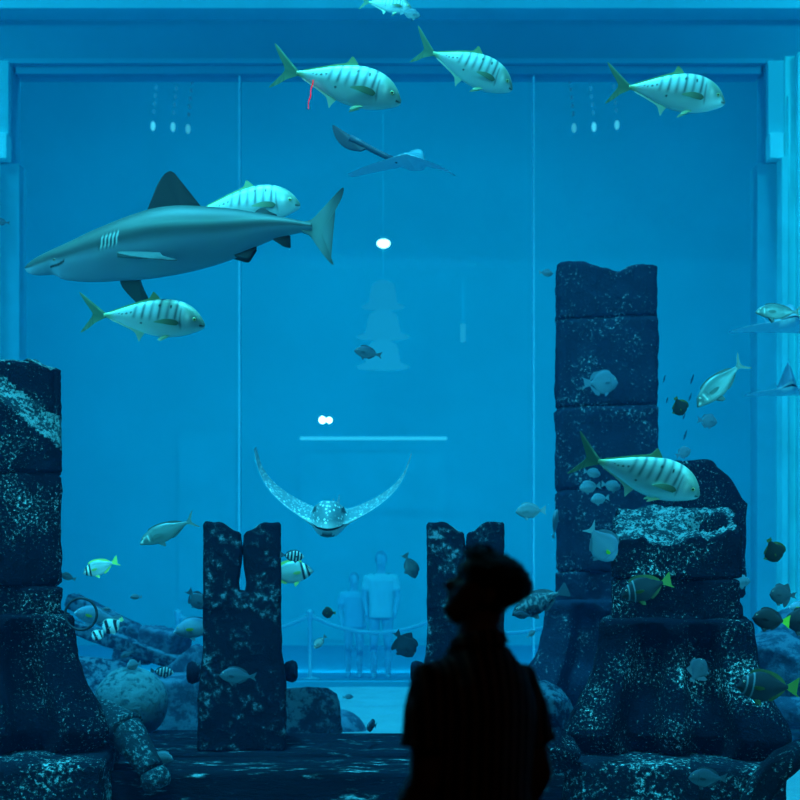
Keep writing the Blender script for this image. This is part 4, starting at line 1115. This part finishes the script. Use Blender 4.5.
# hair
hr = MB(); rs = []
def hair_off(h, a):
    d = abs(a if a < math.pi else a-2*math.pi)      # 0 front .. pi back
    line = .168-.060*sm(.55,1.05,d)-.055*sm(1.6,2.2,d)+.0*d        # hairline height
    k = sm(line-.006, line+.012, h)
    o = .014+.002*sm(.17,.22,h)+.007*math.exp(-(d/.55)**2)*sm(.16,.19,h)-.004*sm(.6,1.3,d)*sm(2.3,1.5,d)
    return -.012+(o+.012)*k
for i in range(70):
    h = .035+.187*i/69
    ring = []
    for k in range(96):
        a = 2*math.pi*k/96; o_ = hair_off(h, a)
        p = head_pt(h, a, o_ if o_ > 0 else o_)
        if o_ > 0:
            p.z += .5*max(0, o_)*sm(.12,.222,h)
            nn = noise.noise(p*38)*.006+noise.noise(p*90)*.0035
            v = Vector((p.x-.0, p.y, p.z-.12)).normalized(); p += v*nn
        ring.append(tfh(p))
    rs.append(ring)
hr.rings(rs)
ho = hr.build('hair', hairm, man, True)
# locks breaking the outline
lk = MB(); rnd = random.Random(5)
for i in range(520):
    a = rnd.uniform(0, 2*math.pi); d = abs(a if a < math.pi else a-2*math.pi)
    h = rnd.uniform(.10,.222)
    if hair_off(h, a) < .015: continue
    p = head_pt(h, a, hair_off(h, a)-.006); p.z += .5*hair_off(h, a)*sm(.12,.222,h)
    n_ = Vector((p.x, p.y, (p.z-.11)*1.1)).normalized()
    fwd = Vector((-.5, rnd.uniform(-.3,.3), .25)) if h > .17 else Vector((.25,0,-.6))
    L_ = rnd.uniform(.006,.013)
    q1 = p+n_*L_*.5+fwd*L_*.4; q2 = q1+n_*L_*.25+fwd*L_*.7
    lk.tube([tfh(p), tfh(q1), tfh(q2)], [.0035,.0026,.0007], 5)
m_ = len(hr.v)
lo_ = lk.build('hair_locks', hairm, ho, True)
# shirt: striped cotton, open collar, short sleeves
def stripes():
    m, nt, b = new_mat('striped_cotton'); N = nt.nodes; L = nt.links
    tc = N.new('ShaderNodeTexCoord'); sx = N.new('ShaderNodeSeparateXYZ'); L.new(tc.outputs['Object'], sx.inputs[0])
    at = N.new('ShaderNodeMath'); at.operation = 'ABSOLUTE'; L.new(sx.outputs['Y'], at.inputs[0])
    ad = N.new('ShaderNodeMath'); ad.operation = 'MULTIPLY_ADD'; L.new(at.outputs[0], ad.inputs[0]); ad.inputs[1].default_value = .5; L.new(sx.outputs['X'], ad.inputs[2])
    mu = N.new('ShaderNodeMath'); mu.operation = 'MULTIPLY'; L.new(ad.outputs[0], mu.inputs[0]); mu.inputs[1].default_value = 2*math.pi/.036
    si = N.new('ShaderNodeMath'); si.operation = 'SINE'; L.new(mu.outputs[0], si.inputs[0])
    rp = N.new('ShaderNodeValToRGB'); L.new(si.outputs[0], rp.inputs['Fac'])
    e = rp.color_ramp.elements; e[0].position = .30; e[0].color = (.02,.016,.018,1); e[1].position = .62; e[1].color = (.12,.085,.07,1)
    L.new(rp.outputs['Color'], b.inputs['Base Color']); b.inputs['Roughness'].default_value = .9; b.inputs['Specular IOR Level'].default_value = .1
    nb = N.new('ShaderNodeTexNoise'); nb.inputs['Scale'].default_value = 9; L.new(tc.outputs['Object'], nb.inputs['Vector'])
    bu = N.new('ShaderNodeBump'); bu.inputs['Strength'].default_value = .35; bu.inputs['Distance'].default_value = .02
    L.new(nb.outputs['Fac'], bu.inputs['Height']); L.new(bu.outputs['Normal'], b.inputs['Normal'])
    return m
cotton = stripes()
s_ = MB()
rows = [(.86,.192,.138,0),(.92,.190,.136,0),(1.0,.182,.130,0),(1.10,.180,.128,0),(1.2,.186,.132,-.002),(1.3,.194,.132,-.006),(1.34,.182,.126,-.010),(1.38,.158,.114,-.016),(1.41,.130,.100,-.020),(1.44,.104,.086,-.024),(1.475,.080,.070,-.022)]
rr_ = []
for z, rx, ry, y in rows:
    ring = ell((0,y,z), rx, ry, 48, 2.5)
    if z < 1.35:
        ring = [(x*(1+.035*noise.noise(Vector((x*8,yy*8,z*4)))), yy*(1+.06*noise.noise(Vector((x*9,yy*9,z*5)))), z) for x, yy, z in ring]
    rr_.append(ring)
s_.rings(rr_)
for sg in (-1, 1):
    s0, e0 = Vector(sh_[sg]), Vector(el_[sg])
    out = Vector((sg*.008,0,0))
    s_.tube([s0+Vector((-sg*.07,0,.012)), s0+out*.2, s0.lerp(e0,.3)+out, s0.lerp(e0,.55)+out*1.2, s0.lerp(e0,.66)+out*1.4], [.046,.062,.067,.064,.0635], 26)
so2 = remesh_join('shirt', s_, cotton, man, .006, 3)
# collar: folded band round the neck
cb = MB(); rs = []
NC_ = 60
for row in range(9):
    u_ = row/8
    ring = []
    for k in range(NC_):
        a = R(-248)+R(316)*k/(NC_-1)          # open at the front
        ca, sa = math.cos(a), math.sin(a)
        rise = .010*(-sa)
        if u_ <= .5:                            # inner stand going up
            v = u_/.5; r_ = .071-.006*v; z_ = 1.468+.040*v
        else:                                   # outer leaf folding down
            v = (u_-.5)/.5; r_ = .067+.012*v; z_ = 1.508-.034*v
        ring.append(Vector((r_*1.06*ca, -.020+r_*sa, z_+rise+.012*max(0,sa)*-1)))
    rs.append(ring)
n0 = len(cb.v)
for r_ in rs: cb.v += [tuple(p) for p in r_]
for i in range(8):
    for j in range(NC_-1):
        a = i*NC_+j; cb.f.append((a, a+1, a+1+NC_, a+NC_))
me = mesh('collar', cb.v, cb.f); oc = link('collar', me, cotton, so2)
so_ = oc.modifiers.new('t', 'SOLIDIFY'); so_.thickness = .003
# sleeve cuffs
for sg in (-1, 1):
    s0, e0 = Vector(sh_[sg]), Vector(el_[sg]); out = Vector((sg*.008,0,0))
    c0 = s0.lerp(e0,.60)+out*1.3; c1 = s0.lerp(e0,.68)+out*1.4; d = (c1-c0).normalized()
    MB().tube([c0, c1], [.0635,.065], 30).build('sleeve_hem', cotton, so2, True)
# trousers, belt line, shoes
tr = MB()
tr.rings([ell((0,0,z), rx, ry) for z, rx, ry in ((.80,.165,.125),(.88,.176,.128),(.95,.170,.122),(1.0,.158,.112))])
for sg in (-1, 1):
    x = hip[sg]
    tr.tube([(x,0,.90),(x*1.05,.005,.70),(x*1.1,.010,.50),(x*1.12,-.003,.34),(x*1.15,-.015,.09)], [.103,.091,.072,.070,.062], 24)
remesh_join('trousers', tr, plain('dark_trousers', (.012,.013,.018), .85, var=.2, scale=30), man, .008, 3)
shoe = plain('black_leather', (.010,.010,.010), .4)
for sg in (-1, 1):
    x = hip[sg]*1.17; rs = []
    for y_, w_, h_ in ((-.105,.018,.03),(-.095,.034,.07),(-.05,.042,.095),(.0,.044,.092),(.05,.046,.07),(.10,.050,.052),(.15,.046,.042),(.185,.032,.034),(.20,.012,.022)):
        rs.append([(x+w_*math.cos(g), y_, max(0, h_*.5+h_*.5*math.sin(g)*1.05)) for g in (2*math.pi*k/20 for k in range(20))])
    MB().rings(rs).build('shoe', shoe, man, True)

# visitors beyond the far window, seen through all that water
def visitor(name, label, px, Yv, height, col, seed, arm=0):
    g = thing(name, label, 'person', (xx(px,Yv), Yv, 0), 'visitors beyond the far window')
    k = height/1.75; b = MB()
    b.rings([ell((0,0,z*k), rx*k, ry*k, 20) for z, rx, ry in ((.82,.15,.11),(.95,.16,.11),(1.08,.13,.10),(1.25,.16,.11),(1.38,.18,.10),(1.43,.12,.08),(1.46,.06,.06),(1.54,.052,.052))])
    b.rings([ell((0,-.01*k,z*k), r*k, r*1.15*k, 20) for z, r in ((1.51,.035),(1.54,.055),(1.60,.070),(1.66,.075),(1.71,.066),(1.745,.04),(1.75,.01))])
    b.ball((0,-.10*k,1.60*k), (.012*k,.018*k,.018*k))
    for sg in (-1, 1):
        b.tube([(sg*.18*k,0,1.40*k),(sg*.235*k,-.02,1.13*k),(sg*.20*k,-.12*k-arm,.92*k+arm)], [.05*k,.04*k,.028*k], 12)
        wx, wy, wz = sg*.20*k,-.12*k-arm,.92*k+arm
        b.ball((wx,wy-.015,wz-.04), (.018,.035,.045), 10, 8)
        for q_ in range(4): b.tube([(wx,wy-.035+.018*q_,wz-.06),(wx-sg*.004,wy-.04+.018*q_,wz-.10),(wx-sg*.015,wy-.042+.018*q_,wz-.125)], [.0095,.009,.008], 8)
        b.tube([(wx,wy-.04,wz-.03),(wx-sg*.008,wy-.065,wz-.06)], [.011,.009], 8)
        b.tube([(sg*.09*k,0,.90*k),(sg*.10*k,0,.48*k),(sg*.10*k,.02,.06*k)], [.09*k,.055*k,.04*k], 14)
        b.tube([(sg*.10*k,.05,.04),(sg*.10*k,-.16*k,.03)], [.04,.03], 10)
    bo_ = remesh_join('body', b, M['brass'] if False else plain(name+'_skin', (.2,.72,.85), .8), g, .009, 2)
    c_ = MB()
    c_.rings([ell((0,0,z*k), rx*k, ry*k, 24) for z, rx, ry in ((.84,.185,.14),(1.0,.175,.13),(1.2,.18,.13),(1.36,.195,.12),(1.42,.15,.10),(1.46,.08,.075))])
    for sg in (-1, 1): c_.tube([(sg*.12*k,0,1.41*k),(sg*.18*k,0,1.40*k),(sg*.222*k,-.01,1.22*k)], [.06*k,.068*k,.07*k], 14)
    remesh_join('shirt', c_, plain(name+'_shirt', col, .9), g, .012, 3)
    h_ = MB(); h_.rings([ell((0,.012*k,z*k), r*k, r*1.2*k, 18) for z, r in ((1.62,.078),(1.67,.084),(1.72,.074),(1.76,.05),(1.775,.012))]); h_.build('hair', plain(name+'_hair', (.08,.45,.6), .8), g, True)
    return g
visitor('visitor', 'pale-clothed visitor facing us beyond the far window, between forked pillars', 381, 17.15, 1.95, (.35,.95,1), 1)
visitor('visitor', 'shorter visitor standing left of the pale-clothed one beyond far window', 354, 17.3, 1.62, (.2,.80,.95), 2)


# ================================================================== FAR HALL THINGS
def bulb(name, label, px, py, Y, r, col, st, group=None, cat='lamp', box=None):
    c = P(px, py, Y); t = thing(name, label, cat, tuple(c), group)
    mb = MB(); 
    mb.ball((0,0,0), r); mb.build('lamp_glass', emit(name+'_glow', col, st), t, True)
    m2 = MB(); rr = r[0] if hasattr(r,'__len__') else r; rz = r[2] if hasattr(r,'__len__') else r
    m2.tube([(0,.02,rz*.8),(0,.02,rz*1.25)], [rr*.7, rr*.4], 12); m2.build('lamp_cap', M['brass'], t, True)
    return t
bulb('ceiling_lamp', 'bright square-ish lamp glowing high beyond the far window', 383.5, 243.5, 20.8, (.125,.06,.085), (.55,1,.98), 5)
bulb('spot_lamp', 'left lamp of the bright pair beyond the far window', 322.5, 420, 20.8, .065, (.6,1,1), 9, 'pair of spot lamps')
bulb('spot_lamp', 'right lamp of the bright pair beyond the far window', 329.2, 420.3, 20.8, .055, (.6,1,1), 9, 'pair of spot lamps')
a = P(300,438,20.7); b = P(447,438,20.7)
t = thing('strip_light', 'long thin horizontal light strip below the pair of spot lamps', 'light', tuple((a+b)/2))
L_ = (b-a).length/2
MB().box(-L_,L_,-.02,.02,-.035,.02).build('light_tube', emit('strip_glow', (.03,.55,.74), 1.25), t)
MB().box(-L_,L_,-.03,.10,.02,.05).build('housing', M['farpanel'], t)
for i, (px, py, hgt) in enumerate(((153,126,1),(173,127,.8),(188,129,.6),(574,128,.6),(594,127,1),(617,125,.8))):
    side = 'left' if px < 400 else 'right'
    pos = (['first','second','third'][i % 3])
    c = P(px, py, 20.6)
    t = thing('pendant_lamp', '%s from the left of three tiny pendant lamps at upper %s beyond far window' % (pos, side), 'lamp', tuple(c), 'pendant lamps beyond the far window')
    MB().ball((0,0,0), (.045,.03,.09)).build('lamp_glass', emit('pendant_glow', (.1,.75,.9), 1.1*hgt), t, True)
    bm_ = emit('bead_glow', (.02,.45,.72), .55*hgt)
    for q in range(1,6):
        mb = MB(); mb.ball((.03*q*(1 if px<400 else -1)*.5,0,.12+.15*q), (.03,.02,.05), 8, 6)
        mb.build('bead', bm_, t, True)
t = thing('tiered_lantern', 'faint stack of three glowing tiers below the bright lamp beyond far window', 'lantern', tuple(P(383,372,20.9)))
for q, (py, w) in enumerate(((292,.34),(322,.42),(352,.42))):
    c = P(383,py,20.9)-t.location; rs = []
    for zz, rr in ((-.32,1.1),(-.28,1.25),(-.2,.8),(.0,.72),(.15,.62),(.22,.3)):
        rs.append([(c.x+w*rr*math.cos(g), w*.4*rr*math.sin(g), c.z+zz) for g in (2*math.pi*h/20 for h in range(20))])
    MB().rings(rs).build('tier', emit('tier_glow', (.01,.42,.66), .76+.05*q), t, True)
MB().tube([P(383,286,20.9)-t.location, (P(383,286,20.9)-t.location)*Vector((1,1,0)) if 0 else Vector(((P(383,286,20.9)-t.location).x, 0, 15-t.location.z))], .008, 8).build('hanging_rod', M['farpanel'], t)
t = thing('wall_light', 'small upright light glowing right of the tiered lantern', 'lamp', tuple(P(463,333,20.9)))
MB().box(-.05,.05,-.03,.03,-.17,.17).build('lamp_glass', emit('wall_light_glow', (.02,.5,.75), .8), t)
MB().box(-.02,.02,-.02,.02,.17,1.0).build('stem', M['farpanel'], t)
# rope barrier
posts = [178,310,442,574,706]; Yp = 16.75
zt = CAMZ+(HZ-613)/F*Yp
where = ['left of the free-standing forked pillar','between the two forked pillars','hidden mostly behind the man\'s pillar','at the foot of the tall column','right of the hollow-topped column']
for px, wh in zip(posts, where):
    x = xx(px, Yp)
    t = thing('barrier_post', 'slim rope barrier post beyond the far window, %s' % wh, 'barrier post', (x, Yp, 0), 'rope barrier posts')
    rs = []
    for z_, r_ in ((0,.16),(.03,.16),(.05,.06),(.07,.028),(zt-.12,.028),(zt-.1,.04),(zt-.03,.04),(zt,.055),(zt+.04,.045),(zt+.06,.01)):
        rs.append([(r_*math.cos(g), r_*math.sin(g), z_) for g in (2*math.pi*h/16 for h in range(16))])
    MB().rings(rs).build('post', M['brass'], t, True)
for i, (p0, p1) in enumerate(zip(posts, posts[1:])):
    a = Vector((xx(p0,Yp),Yp,zt-.03)); b = Vector((xx(p1,Yp),Yp,zt-.03))
    pts = [a.lerp(b, q/24)+Vector((0,0,-.27*4*(q/24)*(1-q/24))) for q in range(25)]
    o = MB().tube(pts, .028, 10).build('barrier_rope', M['rope'], None, True)
    tag(o, 'pale sagging rope %s' % ['left of the pillar that stands free','hanging in view between the two forked pillars','behind the man and his pillar','from the tall column toward the right'][i], 'rope', 'ropes of the barrier')

# ================================================================== LIGHT
def area(name, loc, tgt, sx, sy, e, col, spread=180):
    l = bpy.data.lights.new(name, 'AREA'); l.shape = 'RECTANGLE'; l.size = sx; l.size_y = sy; l.energy = e; l.color = col; l.spread = R(spread)
    o = bpy.data.objects.new(name, l); C.objects.link(o); o.location = loc
    o.rotation_euler = (Vector(tgt)-Vector(loc)).to_track_quat('-Z','Y').to_euler(); return o
s = bpy.data.lights.new('overhead_tank_light', 'SUN'); s.energy = 6.0; s.color = (.05,.68,1.0); s.angle = R(4)
so = bpy.data.objects.new('overhead_tank_light', s); C.objects.link(so); so.rotation_euler = (R(7), R(-4), 0); so.location = (0,8,14)
area('tank_front_fill', (-.5,5.0,9.3), (0,7.6,2.5), 9, .7, 950, (.10,.88,1.0))  # added fill out of view, lights the fish flanks from the front
area('window_head_fill', (-.3,4.72,5.75), (0,7.4,3.1), 6.4, .22, 85, (.07,.82,1.0))  # unseen strip added for more frontal light on the flanks
for sx_ in (-1, 1): area('window_side_lamp', (sx_*3.75,4.74,2.9), (sx_*1.7,7.4,2.2), .2, 3.4, 48, (.07,.80,1.0), 115)  # unseen strips added to light the flanks side-on at every height
area('far_hall_light_upper', (0,17.0,11.2), (0,24.5,3), 16, .8, 400, (.02,.86,1.0))
area('far_hall_fill_low', (0,17.9,.15), (0,24.5,6.0), 16, .4, 235, (.02,.80,1.0))  # unseen light added to even out the far wall's brightness
area('corner_wash_light_right', (7.1,13.2,10.2), (6.3,16,2), 1.2, .5, 80, (.05,.85,1.0))
area('corner_wash_light_left', (-7.1,13.2,10.2), (-6.5,16,2), 1.2, .5, 60, (.05,.85,1.0))
area('hall_night_light', (2.2,-2.0,5.6), (.3,3,1.2), 1.2, 1.2, 4, (1,.45,.25))
w = bpy.data.worlds.new('night_over_tank'); bpy.context.scene.world = w; w.use_nodes = True
bg = w.node_tree.nodes['Background']; bg.inputs['Color'].default_value = (.0,.30,.75,1); bg.inputs['Strength'].default_value = .15

# ================================================================== CAMERA
cam = bpy.data.cameras.new('camera'); co = bpy.data.objects.new('camera', cam); C.objects.link(co)
co.location = (0,0,CAMZ); co.rotation_euler = (R(90),0,0)
cam.sensor_width = 36; cam.lens = 36*F/800; cam.shift_y = (HZ-400)/800; cam.clip_end = 200
cam.dof.use_dof = True; cam.dof.focus_distance = 7.2; cam.dof.aperture_fstop = 2.0
sc = bpy.context.scene; sc.camera = co
sc.view_settings.view_transform = 'Standard'; sc.view_settings.look = 'None'; sc.view_settings.gamma = 1; sc.view_settings.exposure = 0
sc.view_settings.use_curve_mapping = False
sc.cycles.use_denoising = True; sc.cycles.volume_bounces = 1; sc.cycles.max_bounces = 6; sc.cycles.diffuse_bounces = 3; sc.cycles.transparent_max_bounces = 12
